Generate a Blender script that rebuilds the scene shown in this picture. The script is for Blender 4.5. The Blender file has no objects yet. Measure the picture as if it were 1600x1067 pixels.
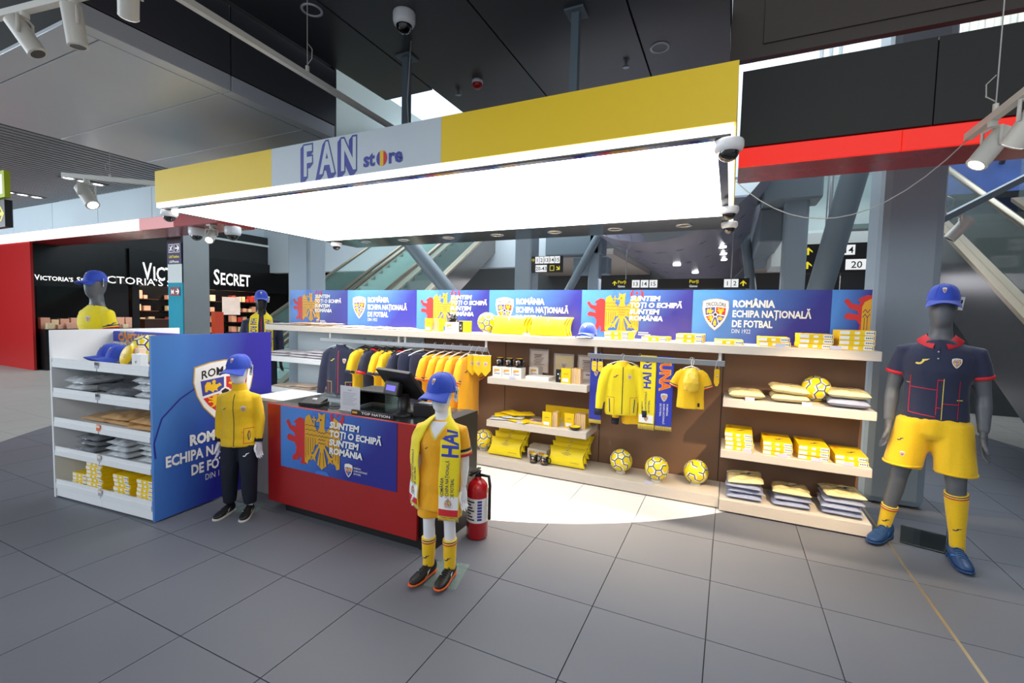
import bpy, bmesh, math, random
from math import sin, cos, pi, radians, sqrt, atan2
from mathutils import Vector, Matrix, noise
from mathutils.bvhtree import BVHTree
random.seed(7)
S = bpy.context.scene
COL = S.collection
V = Vector

# ---------------------------------------------------------------- camera
cam = bpy.data.cameras.new('camera'); camo = bpy.data.objects.new('camera', cam); COL.objects.link(camo)
cam.sensor_width = 36.0; cam.lens = 722.294/1600*36; cam.clip_start = .05; cam.clip_end = 200
yaw, pitch, roll = -0.4395522, -0.0585805, 0.0238177
CPOS = V((4.2396, -1.3324, 1.6620))
fwd = V((sin(yaw)*cos(pitch), cos(yaw)*cos(pitch), sin(pitch)))
rgt = V((cos(yaw), -sin(yaw), 0)); upv = rgt.cross(fwd)
r2 = cos(roll)*rgt + sin(roll)*upv; u2 = -sin(roll)*rgt + cos(roll)*upv
Mx = Matrix((r2, u2, -fwd)).transposed().to_4x4(); Mx.translation = CPOS
camo.matrix_world = Mx; S.camera = camo

# ---------------------------------------------------------------- world, exposure, area lights
W = bpy.data.worlds.new('world'); S.world = W; W.use_nodes = True
bg = W.node_tree.nodes['Background']; bg.inputs[0].default_value = (.80, .88, 1.0, 1); bg.inputs[1].default_value = .52
S.view_settings.view_transform = 'Standard'; S.view_settings.look = 'None'
S.view_settings.gamma = 1; S.view_settings.use_curve_mapping = False; S.view_settings.exposure = 0.0
CANOPY_E, LED_E, DOWN_W = 4.7, 2.4, 26.0
def area(name, loc, rot, size, sy, power, col):
    l = bpy.data.lights.new(name, 'AREA'); l.shape = 'RECTANGLE'; l.size = size; l.size_y = sy; l.energy = power; l.color = col
    o = bpy.data.objects.new(name, l); COL.objects.link(o); o.location = loc; o.rotation_euler = rot; return o
# daylight from the tall windows of the hall to the left and behind the photographer
area('window_daylight', (-9.5, -6.5, 4.2), (radians(62), 0, radians(-52)), 9, 4, 640, (.80, .91, 1))
area('front_fill', (5.5, -5.5, 4.6), (radians(42), 0, radians(8)), 6, 2.5, 150, (1, .94, .86))  # unseen fill lamp added behind the camera to lift the front surfaces

area('skylight_rear', (1.5, 9.5, 7.3), (0, 0, 0), 15, 9, 2100, (.86, .94, 1))
area('skylight_right', (9.5, 4.5, 7.2), (0, 0, 0), 5, 6, 120, (.9, .95, 1))
area('gate_fill', (3.0, 12.5, 2.6), (0, 0, 0), 9, 5, 420, (.95, .93, 1))  # fill lamp added to brighten the rear floor and the barrel underside
area('left_fill', (-12.5, -2.6, 2.4), (radians(98), 0, radians(-22)), 6, 2.4, 420, (.84, .93, 1))  # unseen fill lamp added to brighten the pale left wall and floor
area('shop_ceiling_light', (-12.6, 8.5, 2.9), (0, 0, 0), 1.2, 6, 260, (1, .85, .68))
area('shop_counter_fill', (-10.9, 5.4, 2.3), (0, radians(-20), 0), .4, 1.4, 22, (1, .88, .75))  # fill lamp added to brighten the boxes on the shop counter
# ---------------------------------------------------------------- materials
def lin(h):
    h = h.lstrip('#'); c = [int(h[i:i+2], 16)/255 for i in (0, 2, 4)]
    return tuple((x/12.92 if x <= .04045 else ((x+.055)/1.055)**2.4) for x in c)
MATS = {}
def mat(name, hexcol, rough=.5, metal=0., var=.06, scale=18., bump=0., emit=0., alpha=1., trans=0., spec=.5, coat=0., stretch=None, sheen=0.):
    m = bpy.data.materials.new(name); m.use_nodes = True; nt = m.node_tree; p = nt.nodes['Principled BSDF']
    c = lin(hexcol)
    p.inputs['Roughness'].default_value = rough; p.inputs['Metallic'].default_value = metal
    p.inputs['Specular IOR Level'].default_value = spec
    if coat: p.inputs['Coat Weight'].default_value = coat; p.inputs['Coat Roughness'].default_value = .08
    if sheen: p.inputs['Sheen Weight'].default_value = sheen
    if trans: p.inputs['Transmission Weight'].default_value = trans; p.inputs['IOR'].default_value = 1.3
    if alpha < 1: p.inputs['Alpha'].default_value = alpha
    tc = nt.nodes.new('ShaderNodeTexCoord'); nz = nt.nodes.new('ShaderNodeTexNoise'); nz.inputs['Scale'].default_value = scale
    nz.inputs['Detail'].default_value = 3
    if stretch:
        mp = nt.nodes.new('ShaderNodeMapping'); mp.inputs['Scale'].default_value = stretch
        nt.links.new(tc.outputs['Object'], mp.inputs[0]); nt.links.new(mp.outputs[0], nz.inputs['Vector'])
    else: nt.links.new(tc.outputs['Object'], nz.inputs['Vector'])
    mx = nt.nodes.new('ShaderNodeMix'); mx.data_type = 'RGBA'
    mx.inputs[6].default_value = (*[x*(1-var) for x in c], 1); mx.inputs[7].default_value = (*[min(1, x*(1+var)) for x in c], 1)
    nt.links.new(nz.outputs[0], mx.inputs[0]); 
    if not emit: nt.links.new(mx.outputs[2], p.inputs['Base Color'])
    if emit:
        p.inputs['Base Color'].default_value = (.02, .02, .02, 1)
        nt.links.new(mx.outputs[2], p.inputs['Emission Color']); p.inputs['Emission Strength'].default_value = emit
    if bump:
        b = nt.nodes.new('ShaderNodeBump'); b.inputs['Strength'].default_value = bump; b.inputs['Distance'].default_value = .004
        nt.links.new(nz.outputs[0], b.inputs['Height']); nt.links.new(b.outputs[0], p.inputs['Normal'])
    MATS[name] = m; return m
mat('yellow_cloth', '#F2C40A', .75, bump=.15, scale=60, sheen=.2); mat('amber_cloth', '#F2AC06', .75, bump=.15, scale=60, sheen=.2); mat('lemon_cloth', '#F0DA10', .75, bump=.15, scale=60, sheen=.2)
mat('navy_cloth', '#1B2342', .75, bump=.15, scale=60, sheen=.2); mat('trouser_navy', '#141A2C', .8, bump=.15, scale=60)
mat('blue_cap', '#2448BE', .7, bump=.2, scale=80, sheen=.2); mat('red_trim', '#CF1E2C', .6); mat('red_line', '#C81832', .6)
mat('yellow_line', '#E8D060', .6); mat('navy_print', '#222A5E', .5); mat('blue_print', '#3A42A0', .5); mat('royal_print', '#2B3AAE', .5)
mat('white_print', '#F2F2F2', .5, var=.01); mat('black_print', '#15151A', .5); mat('gold_print', '#E3A81C', .5); mat('gold_line', '#3A2E50', .5)
mat('red_print', '#D22A2A', .5); mat('sky_print', '#3F78D6', .5); mat('yellow_print', '#F2C21A', .5); mat('grey_print', '#A8ACB8', .5); mat('orange_print', '#E8641E', .5)
mat('crest_gold', '#C9A24A', .5); mat('panel_deep', '#2A2C94', .45)
mat('tag_white', '#F4F4F4', .5); mat('white_gloss', '#EEF0F2', .28, var=.02); mat('white_paint', '#E9ECEE', .45, var=.02)
mat('mannequin_grey', '#5A5E64', .42, var=.05); mat('mannequin_white', '#E8EAF0', .3, var=.02); mat('mannequin_black', '#15161A', .35)
mat('shelf_wood', '#CFC6BA', .45, var=.07, scale=6, stretch=(1.2, 14, 14)); mat('brown_wall', '#80614A', .5, var=.05, scale=3)
mat('counter_red', '#A41A1A', .4, var=.03); mat('black_matt', '#101012', .5); mat('black_gloss', '#0B0B0D', .12); mat('black_plastic', '#1A1A1D', .4)
mat('screen_purple', '#6C5CE8', .3, emit=1.2); mat('steel', '#A8ABAE', .32, metal=.9); mat('chrome', '#D8DADC', .15, metal=1.)
mat('dome_black', '#08080A', .06, coat=1.); mat('column_grey', '#8898A4', .5, var=.03, scale=2); mat('tube_grey', '#6F7E88', .45, var=.03, scale=2)
mat('ceil_dark', '#4A4B50', .33, var=.04, scale=2, metal=.35); mat('ceil_grey', '#C4C8CE', .34, var=.04, scale=2, metal=.25); mat('ceil_back', '#0C0C0D', .8)
mat('soffit_side', '#45464C', .45, var=.04, metal=.2); mat('bulkhead_brown', '#3A302E', .5, var=.05); mat('fascia_black', '#16191A', .55, var=.05)
mat('slat_grey', '#74797C', .5, var=.04); mat('wall_pale', '#C6D3DB', .45, var=.03, scale=2); mat('red_gloss', '#8E1414', .25, var=.05); mat('red_wall', '#A61212', .35, var=.04)
mat('lit_red', '#EE1A03', .5, emit=1.0, var=.02); mat('lit_pink', '#FFE2E2', .5, emit=1.9, var=.02); mat('lit_rose', '#EBA6AA', .4, emit=.8, var=.03)
mat('lamp_white', '#FFFFFF', .5, emit=6., var=.0); mat('led_white', '#FFFFFF', .5, emit=LED_E, var=.0); mat('panel_light', '#FFFDFA', .5, emit=CANOPY_E, var=.0)
mat('lamp_warm', '#FFE8C0', .5, emit=8., var=.0); mat('lamp_off', '#2A2A2C', .2)
mat('fascia_yellow', '#F4D02A', .5, var=.02); mat('fascia_white', '#CBD6DE', .5, var=.02)
mat('spot_white', '#D6D4CC', .4, var=.03); mat('cable_grey', '#B8B8B4', .5); mat('alarm_red', '#C01818', .3)
mat('ball_yellow', '#F5DC10', .35, coat=.3); mat('box_yellow', '#F2CC10', .4, var=.03); mat('pouch_yellow', '#F7E01A', .4, var=.03); mat('box_white', '#ECE8E2', .5, var=.03)
mat('bag_clear', '#FBE3A6', .25, bump=.6, scale=30, var=.12, coat=.6); mat('bag_yellow', '#F4CC3A', .3, bump=.5, scale=30, var=.1, coat=.5); mat('bag_tan', '#D8AE78', .3, bump=.6, scale=28, var=.12, coat=.5)
mat('bag_grey', '#7E8288', .22, bump=.8, scale=26, var=.25, coat=.7); mat('bag_silver', '#C9CED2', .2, bump=.9, scale=30, var=.2, coat=.8); mat('bag_edge', '#9AA2BC', .3, bump=.6, scale=30, var=.2, coat=.5)
mat('bag_pink', '#E6CDB6', .4, bump=.4, scale=26, var=.08, coat=.3); mat('bag_white', '#E2DEE4', .35, bump=.4, scale=26, var=.06, coat=.3)
mat('shoe_black', '#121214', .5, bump=.2, scale=60); mat('shoe_blue', '#1E4270', .4, bump=.2, scale=60); mat('sole_white', '#DCD9D2', .5); mat('lace_black', '#202024', .7); mat('lace_blue', '#3E6088', .7)
mat('mug_black', '#101012', .12, coat=.5); mat('mug_yellow', '#F0CE10', .3); mat('paper', '#DADCE2', .6); mat('paper_pink', '#F2D4BC', .6); mat('paper_edge', '#E8C9A8', .7)
mat('ext_red', '#B8101C', .25, coat=.4); mat('clear_acrylic', '#FFFFFF', .05, alpha=.25, trans=0., var=0); mat('glass_green', '#A8C8BC', .05, alpha=.16, var=.02); mat('glass_dark', '#2A3234', .06, alpha=.7)
mat('glass_teal', '#A9CFC8', .05, alpha=.13, var=.02); mat('glass_screen', '#8E9E9A', .06, alpha=.16, var=.02); mat('step_dark', '#3A4042', .5); mat('step_teal', '#8FB5AF', .5); mat('escalator_side', '#7E7C7A', .25, metal=.6, var=.1, scale=1.2); mat('escalator_dark', '#4C4F52', .2, metal=.3, var=.15, scale=1)
mat('deck_beige', '#9C907C', .3, metal=.5); mat('handrail', '#8C8678', .3, metal=.6); mat('rubber', '#101010', .4)
mat('barrel_metal', '#A29EB2', .26, metal=.55, var=.35, scale=1.6, stretch=(5, .3, 5)); mat('far_beige', '#BDB4AA', .6, var=.05, scale=1); mat('far_dark', '#4A4C4E', .5, var=.1, scale=1); mat('far_white', '#D2DAD8', .5, var=.03, scale=1)
mat('window_light', '#DCEBFF', .5, emit=1.5, var=.05, scale=.6); mat('corrugated', '#C4C4BC', .45, var=.05); mat('poster_blue', '#4468B8', .4, emit=.6, var=.6, scale=2.)
mat('sign_black', '#0E0E10', .4); mat('sign_yellow', '#E8D81A', .5, emit=.95); mat('sign_white', '#F2F4F6', .5, emit=.95, var=.0); mat('sign_purple', '#2E2456', .4); mat('sign_lime', '#B8C81E', .5); mat('sign_red', '#B8304A', .4, emit=.3)
mat('shop_black', '#0C0D0F', .25, var=.1); mat('shop_letter', '#FFFFFF', .5, emit=1.6, var=0.); mat('shop_wood', '#3A1D14', .4, var=.2); mat('shop_pink', '#D9A68E', .5, var=.2); mat('shop_cream', '#E2CDA6', .5, var=.2); mat('shop_red', '#C03A30', .5, var=.2); mat('shop_grey', '#5A5C5E', .5)
mat('teal_glass', '#1C9AB4', .12, var=.3, scale=1.4); mat('steel_column', '#8A8F92', .35, metal=.25, var=.08, scale=1.5); mat('lit_screen', '#F2DCD0', .5, emit=.9, var=.2, scale=5); mat('lit_orange', '#E04A20', .5, emit=.5, var=.1)
mat('strip_brass', '#CDB894', .35, metal=.8); mat('stone_grey', '#A9A7A2', .5, var=.08, scale=4, stretch=(10, 1, 1)); mat('tag_lilac', '#C8C8DC', .5)

def gradient_mat(name, a, b, axis='X', mid=.75):
    m = bpy.data.materials.new(name); m.use_nodes = True; nt = m.node_tree; p = nt.nodes['Principled BSDF']; p.inputs['Roughness'].default_value = .42
    tc = nt.nodes.new('ShaderNodeTexCoord'); sp = nt.nodes.new('ShaderNodeSeparateXYZ'); nt.links.new(tc.outputs['Generated'], sp.inputs[0])
    ad = nt.nodes.new('ShaderNodeMath'); ad.operation = 'MULTIPLY_ADD'; ad.inputs[1].default_value = -.35; nt.links.new(sp.outputs['Z'], ad.inputs[0]); nt.links.new(sp.outputs[axis], ad.inputs[2])
    nz = nt.nodes.new('ShaderNodeTexNoise'); nz.inputs['Scale'].default_value = 2.2; nt.links.new(tc.outputs['Generated'], nz.inputs['Vector'])
    a2 = nt.nodes.new('ShaderNodeMath'); a2.operation = 'MULTIPLY_ADD'; a2.inputs[1].default_value = .22; nt.links.new(nz.outputs[0], a2.inputs[0]); nt.links.new(ad.outputs[0], a2.inputs[2])
    cr = nt.nodes.new('ShaderNodeValToRGB'); cr.color_ramp.elements[0].position = -0.0; cr.color_ramp.elements[0].color = (*lin(a), 1)
    cr.color_ramp.elements[1].position = mid; cr.color_ramp.elements[1].color = (*lin(b), 1)
    nt.links.new(a2.outputs[0], cr.inputs[0]); nt.links.new(cr.outputs[0], p.inputs['Base Color']); MATS[name] = m; return m
gradient_mat('panel_blue', '#4A8BE0', '#25258C'); gradient_mat('board_blue', '#4480CC', '#21229A', 'Y', .52)

# ---------------------------------------------------------------- helpers
def prop(o, label=None, cat=None, group=None, kind=None):
    if label: o['label'] = label
    if cat: o['category'] = cat
    if group: o['group'] = group
    if kind: o['kind'] = kind
    return o
def root(name, label, cat, loc=(0, 0, 0), rz=0., group=None):
    o = bpy.data.objects.new(name, None); COL.objects.link(o); o.location = loc; o.rotation_euler = (0, 0, rz); o.empty_display_size = .1
    return prop(o, label, cat, group)
def copy_tree(o, parent=None):
    c = o.copy(); COL.objects.link(c)
    if parent: c.parent = parent; c.matrix_parent_inverse = o.matrix_parent_inverse
    for ch in CH.get(o.name, []): copy_tree(ch, c)
    return c
CH = {}
def link(name, me, parent=None, bevel=0., seg=2):
    o = bpy.data.objects.new(name, me); COL.objects.link(o)
    if parent: o.parent = parent; CH.setdefault(parent.name, []).append(o)
    if bevel:
        b = o.modifiers.new('bevel', 'BEVEL'); b.width = bevel; b.segments = seg; b.limit_method = 'ANGLE'; b.angle_limit = radians(40)
    return o
class MB:
    def __init__(s): s.v = []; s.f = []; s.m = []; s.sm = []; s.mats = []
    def mi(s, m):
        if m not in s.mats: s.mats.append(m)
        return s.mats.index(m)
    def add(s, vs, fs, m, smooth=False):
        b = len(s.v); s.v += [tuple(v) for v in vs]; i = s.mi(m)
        for f in fs: s.f.append([b+k for k in f]); s.m.append(i); s.sm.append(smooth)
        return s
    def box(s, x0, x1, y0, y1, z0, z1, m, mtx=None, top=None, front=None, side=None):
        vs = [V((x, y, z)) for z in (z0, z1) for y in (y0, y1) for x in (x0, x1)]
        if mtx: vs = [mtx @ v for v in vs]
        fs = [(0, 2, 3, 1), (4, 5, 7, 6), (0, 1, 5, 4), (2, 6, 7, 3), (0, 4, 6, 2), (1, 3, 7, 5)]
        if top or front or side:
            s.add(vs, [fs[0], fs[3]], m)
            b = len(s.v)-8
            for f, mm in ((fs[1], top or m), (fs[2], front or m), (fs[4], side or m), (fs[5], side or m)):
                s.f.append([b+k for k in f]); s.m.append(s.mi(mm)); s.sm.append(False)
        else: s.add(vs, fs, m)
        return s
    def poly(s, pts, m): return s.add(pts, [list(range(len(pts)))], m)
    def prism(s, pts, d, m):          # pts: 3D outline, d: extrusion vector
        n = len(pts); d = V(d); vs = [V(p) for p in pts]+[V(p)+d for p in pts]
        fs = [list(range(n))[::-1], list(range(n, 2*n))]+[(i, (i+1) % n, n+(i+1) % n, n+i) for i in range(n)]
        return s.add(vs, fs, m)
    def frame(s, d):
        d = V(d).normalized(); a = V((0, 0, 1)) if abs(d.z) < .9 else V((1, 0, 0)); x = d.cross(a).normalized(); return x, d.cross(x)
    def cyl(s, p0, p1, r0, m, r1=None, n=16, caps=True, smooth=True):
        p0 = V(p0); p1 = V(p1); r1 = r0 if r1 is None else r1; x, y = s.frame(p1-p0)
        vs = [p+(x*cos(2*pi*i/n)+y*sin(2*pi*i/n))*r for p, r in ((p0, r0), (p1, r1)) for i in range(n)]
        s.add(vs, [(i, n+i, n+(i+1) % n, (i+1) % n) for i in range(n)], m, smooth)
        if caps:
            s.add(vs[:n], [list(range(n))], m); s.add(vs[n:], [list(range(n))[::-1]], m)
        return s
    def tube(s, pts, r, m, n=8):
        pts = [V(p) for p in pts]; rings = []; x = None
        for i, p in enumerate(pts):
            d = (pts[min(i+1, len(pts)-1)]-pts[max(i-1, 0)]).normalized()
            if x is None: x, y = s.frame(d)
            x = (x-d*x.dot(d)).normalized(); y = d.cross(x)
            rr = r[i] if isinstance(r, (list, tuple)) else r
            rings.append([p+(x*cos(2*pi*k/n)+y*sin(2*pi*k/n))*rr for k in range(n)])
        return s.rings(rings, m, True)
    def rings(s, rings, m, caps=True, smooth=True):
        n = len(rings[0]); vs = [v for r in rings for v in r]
        fs = [(j*n+i, j*n+(i+1) % n, (j+1)*n+(i+1) % n, (j+1)*n+i) for j in range(len(rings)-1) for i in range(n)]
        if caps: fs += [list(range(n))[::-1], [len(vs)-n+i for i in range(n)]]
        return s.add(vs, fs, m, smooth)
    def lathe(s, prof, c, m, n=24, axis=None, smooth=True):
        c = V(c); z = V(axis or (0, 0, 1)).normalized(); x, y = s.frame(z)
        rings = [[c+z*h+(x*cos(2*pi*i/n)+y*sin(2*pi*i/n))*max(r, 1e-4) for i in range(n)] for r, h in prof]
        return s.rings(rings, m, False, smooth)
    def loft(s, st, m, side=(1, 0, 0), n=16, power=2., caps=True):      # st: (centre, ra, rb)
        rings = []
        for i, (c, ra, rb) in enumerate(st):
            d = (V(st[min(i+1, len(st)-1)][0])-V(st[max(i-1, 0)][0])).normalized()
            a = V(side); a = (a-d*a.dot(d)).normalized(); b = d.cross(a); c = V(c); ring = []
            for k in range(n):
                t = 2*pi*k/n; ct, sn = cos(t), sin(t)
                ring.append(c+a*ra*math.copysign(abs(ct)**(2/power), ct)+b*rb*math.copysign(abs(sn)**(2/power), sn))
            rings.append(ring)
        return s.rings(rings, m, caps)
    def mesh(s, name):
        me = bpy.data.meshes.new(name); me.from_pydata(s.v, [], s.f)
        for m in s.mats: me.materials.append(MATS[m])
        me.polygons.foreach_set('material_index', s.m); me.polygons.foreach_set('use_smooth', s.sm); me.update(); return me
    def build(s, name, parent=None, bevel=0., seg=2, fix=True):
        me = s.mesh(name)
        if fix:
            bm = bmesh.new(); bm.from_mesh(me); bmesh.ops.recalc_face_normals(bm, faces=bm.faces); bm.to_mesh(me); bm.free()
        return link(name, me, parent, bevel, seg)
def struct(o): o['kind'] = 'structure'; return o
def bx(name, x0, x1, y0, y1, z0, z1, m, parent=None, bevel=0.):
    return MB().box(x0, x1, y0, y1, z0, z1, m).build(name, parent, bevel)

# remeshing of soft forms in a scratch scene
TMP = bpy.data.scenes.new('scratch')
def soft(mb, name, voxel, mtl, parent=None, smooth=4, wrinkle=0., wscale=9., seed=0., stretch=(1, 1, 1), dec=None):
    me = mb.mesh('tmp'); o = bpy.data.objects.new('tmp', me); TMP.collection.objects.link(o)
    r = o.modifiers.new('r', 'REMESH'); r.mode = 'VOXEL'; r.voxel_size = voxel; r.use_smooth_shade = True
    if smooth: q = o.modifiers.new('s', 'SMOOTH'); q.factor = .5; q.iterations = smooth
    TMP.view_layers[0].update(); dg = TMP.view_layers[0].depsgraph; dg.update()
    m2 = bpy.data.meshes.new_from_object(o.evaluated_get(dg)); bpy.data.objects.remove(o); bpy.data.meshes.remove(me)
    if wrinkle:
        ns = [v.normal.copy() for v in m2.vertices]
        for v, n in zip(m2.vertices, ns):
            p = V((v.co.x*stretch[0], v.co.y*stretch[1], v.co.z*stretch[2]))*wscale+V((seed, seed*1.7, 0))
            v.co = v.co+n*wrinkle*(noise.noise(p)+.5*noise.noise(p*2.3))
    m2.name = name; m2.materials.clear(); m2.materials.append(MATS[mtl])
    m2.polygons.foreach_set('material_index', [0]*len(m2.polygons)); m2.polygons.foreach_set('use_smooth', [True]*len(m2.polygons)); m2.update()
    return link(name, m2, parent)
def bvh(o): return BVHTree.FromPolygons([v.co for v in o.data.vertices], [tuple(p.vertices) for p in o.data.polygons])

# ---------------------------------------------------------------- flat graphics
TXT = {}
def text_mesh(s, bold=0., shear=0., sp=1.):
    k = (s, bold, shear, sp)
    if k not in TXT:
        c = bpy.data.curves.new('t', 'FONT'); c.body = s; c.size = 1; c.offset = bold; c.shear = shear; c.resolution_u = 2; c.space_character = sp
        o = bpy.data.objects.new('t', c); me = o.to_mesh()
        vs = [(v.co.x, v.co.y) for v in me.vertices]; fs = [list(p.vertices) for p in me.polygons]
        o.to_mesh_clear(); bpy.data.objects.remove(o); bpy.data.curves.remove(c); TXT[k] = (vs, fs)
    return TXT[k]
class G:
    def __init__(s): s.p = []          # (material, layer, verts, faces)
    def poly(s, m, pts, l=1): s.p.append((m, l, list(pts), [list(range(len(pts)))])); return s
    def rect(s, m, x0, y0, x1, y1, l=1): return s.poly(m, [(x0, y0), (x1, y0), (x1, y1), (x0, y1)], l)
    def line(s, m, pts, w, l=1):
        for (ax, ay), (bx_, by) in zip(pts, pts[1:]):
            dx, dy = bx_-ax, by-ay; d = sqrt(dx*dx+dy*dy) or 1; nx, ny = -dy/d*w/2, dx/d*w/2
            s.poly(m, [(ax+nx, ay+ny), (ax-nx, ay-ny), (bx_-nx, by-ny), (bx_+nx, by+ny)], l)
        return s
    def circ(s, m, x, y, r, l=1, n=20, ry=None): return s.poly(m, [(x+r*cos(2*pi*i/n), y+(ry or r)*sin(2*pi*i/n)) for i in range(n)], l)
    def text(s, m, t, x, y, size, l=2, bold=0., shear=0., al='l', xs=1., sp=1.):
        vs, fs = text_mesh(t, bold, shear, sp)
        if not vs: return s
        a = min(v[0] for v in vs); b = max(v[0] for v in vs); off = {'l': -a, 'c': -(a+b)/2, 'r': -b}[al]
        s.p.append((m, l, [(x+(vx+off)*size*xs, y+vy*size) for vx, vy in vs], fs)); return s
    def fit(s, m, t, x, y, w, h, l=2, bold=0., shear=0.):       # text stretched into a box whose capitals are h tall
        vs, fs = text_mesh(t, bold, shear); a = min(v[0] for v in vs); b = max(v[0] for v in vs)
        s.p.append((m, l, [(x+(vx-a)/(b-a)*w, y+vy*h/.70) for vx, vy in vs], fs)); return s
    def put(s, g, x=0, y=0, k=1., ky=None, rot=0., dl=0, remap=None):
        c, sn = cos(rot), sin(rot); ky = ky or k
        for m, l, vs, fs in g.p:
            s.p.append(((remap or {}).get(m, m), l+dl, [(x+vx*k*c-vy*ky*sn, y+vx*k*sn+vy*ky*c) for vx, vy in vs], fs))
        return s
    def clip(s, x0, y0, x1, y1):
        out = []
        for m, l, vs, fs in s.p:
            if all(x0 <= x <= x1 and y0 <= y <= y1 for x, y in vs): out.append((m, l, vs, fs)); continue
            nv, nf = [], []
            for f in fs:
                p = [vs[i] for i in f]
                for ax, lim, sg in ((0, x0, 1), (0, x1, -1), (1, y0, 1), (1, y1, -1)):
                    q = []
                    for a, b in zip(p, p[1:]+p[:1]):
                        ia, ib = (a[ax]-lim)*sg >= 0, (b[ax]-lim)*sg >= 0
                        if ia: q.append(a)
                        if ia != ib: t = (lim-a[ax])/(b[ax]-a[ax]); q.append((a[0]+(b[0]-a[0])*t, a[1]+(b[1]-a[1])*t))
                    p = q
                    if not p: break
                if len(p) > 2: nf.append(list(range(len(nv), len(nv)+len(p)))); nv += p
            if nf: out.append((m, l, nv, nf))
        s.p = out; return s
    def plane(s, name, o, u, v, parent=None, eps=.0004, base=.0010):
        o, u, v = V(o), V(u), V(v); n = u.cross(v).normalized(); mb = MB()
        for k, (m, l, vs, fs) in enumerate(s.p): mb.add([o+u*x+v*y+n*(base+eps*l+.00002*k) for x, y in vs], fs, m)
        return mb.build(name, parent, fix=False)
    def wrap(s, name, fn, parent=None, eps=.0005, base=.0013, cut=None):  # fn(x, y) -> (point, normal) or None
        mb = MB()
        for k_, (m, l, vs, fs) in enumerate(s.p):
            if cut:
                bm = bmesh.new(); bv = [bm.verts.new((x, y, 0)) for x, y in vs]
                for f in fs:
                    try: bm.faces.new([bv[i] for i in f])
                    except ValueError: pass
                bmesh.ops.triangulate(bm, faces=bm.faces)
                for _ in range(5):
                    e = [e for e in bm.edges if e.calc_length() > cut]
                    if not e: break
                    bmesh.ops.subdivide_edges(bm, edges=e, cuts=1); bmesh.ops.triangulate(bm, faces=[f for f in bm.faces if len(f.verts) > 3])
                bm.verts.index_update(); vs = [(v.co.x, v.co.y) for v in bm.verts]; fs = [[v.index for v in f.verts] for f in bm.faces]; bm.free()
            out = []; ok = {}
            for i, (x, y) in enumerate(vs):
                r = fn(x, y)
                if r: ok[i] = len(out); out.append(r[0]+r[1]*(base+eps*l+.00002*k_))
            mb.add(out, [[ok[i] for i in f] for f in fs if all(i in ok for i in f)], m, True)
        return mb.build(name, parent, fix=False)
    def drape(s, name, tree, o, u, v, d, parent=None, cut=.02, dist=1., **k):   # projects along d on a surface
        o, u, v, d = V(o), V(u), V(v), V(d).normalized()
        def fn(x, y):
            h = tree.ray_cast(o+u*x+v*y, d, dist)
            if h[0] is None: return None
            n = h[1] if h[1].dot(d) < 0 else -h[1]
            return h[0], (n*.5-d*.5).normalized()
        return s.wrap(name, fn, parent, cut=cut, **k)
def mirror(p): return [(-x, y) for x, y in p][::-1]

SH = [(0, .66), (.25, .63), (.5, .55), (.52, .25), (.47, -.02), (.37, -.27), (.2, -.52), (0, -.70)]
SH = SH + [(-x, y) for x, y in SH[-2:0:-1]]
def scl(p, k, cy=0.): return [(x*k, (y-cy)*k+cy) for x, y in p]
BIRD = [(-.40, -.32), (-.42, .1), (-.3, .34), (-.12, .30), (-.10, .12), (-.02, .16), (-.06, .34), (.06, .46), (.14, .34), (.10, .14), (.2, .1), (.34, .2), (.44, .0), (.3, -.06), (.2, -.16), (.24, -.34), (.06, -.26), (.0, -.44), (-.12, -.28), (-.24, -.2), (-.3, -.34)]
BULL = [(-.12, -.46), (-.2, -.1), (-.42, .02), (-.38, .14), (-.2, .1), (-.34, .3), (-.28, .48), (-.16, .3), (.0, .26), (.16, .3), (.28, .48), (.34, .3), (.2, .1), (.38, .14), (.42, .02), (.2, -.1), (.12, -.46)]
LION = [(.30, .48), (.15, .50), (.02, .44), (-.08, .38), (.02, .34), (-.02, .28), (-.18, .30), (-.30, .42), (-.38, .36), (-.24, .20), (-.05, .14), (-.02, .06), (-.28, .10), (-.36, .02), (-.30, -.04), (-.06, -.06), (.02, -.16), (.0, -.30), (-.14, -.38), (-.12, -.46), (.10, -.44), (.16, -.32), (.22, -.40), (.18, -.5), (.38, -.5), (.40, -.3), (.44, .0), (.42, .3)]
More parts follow.
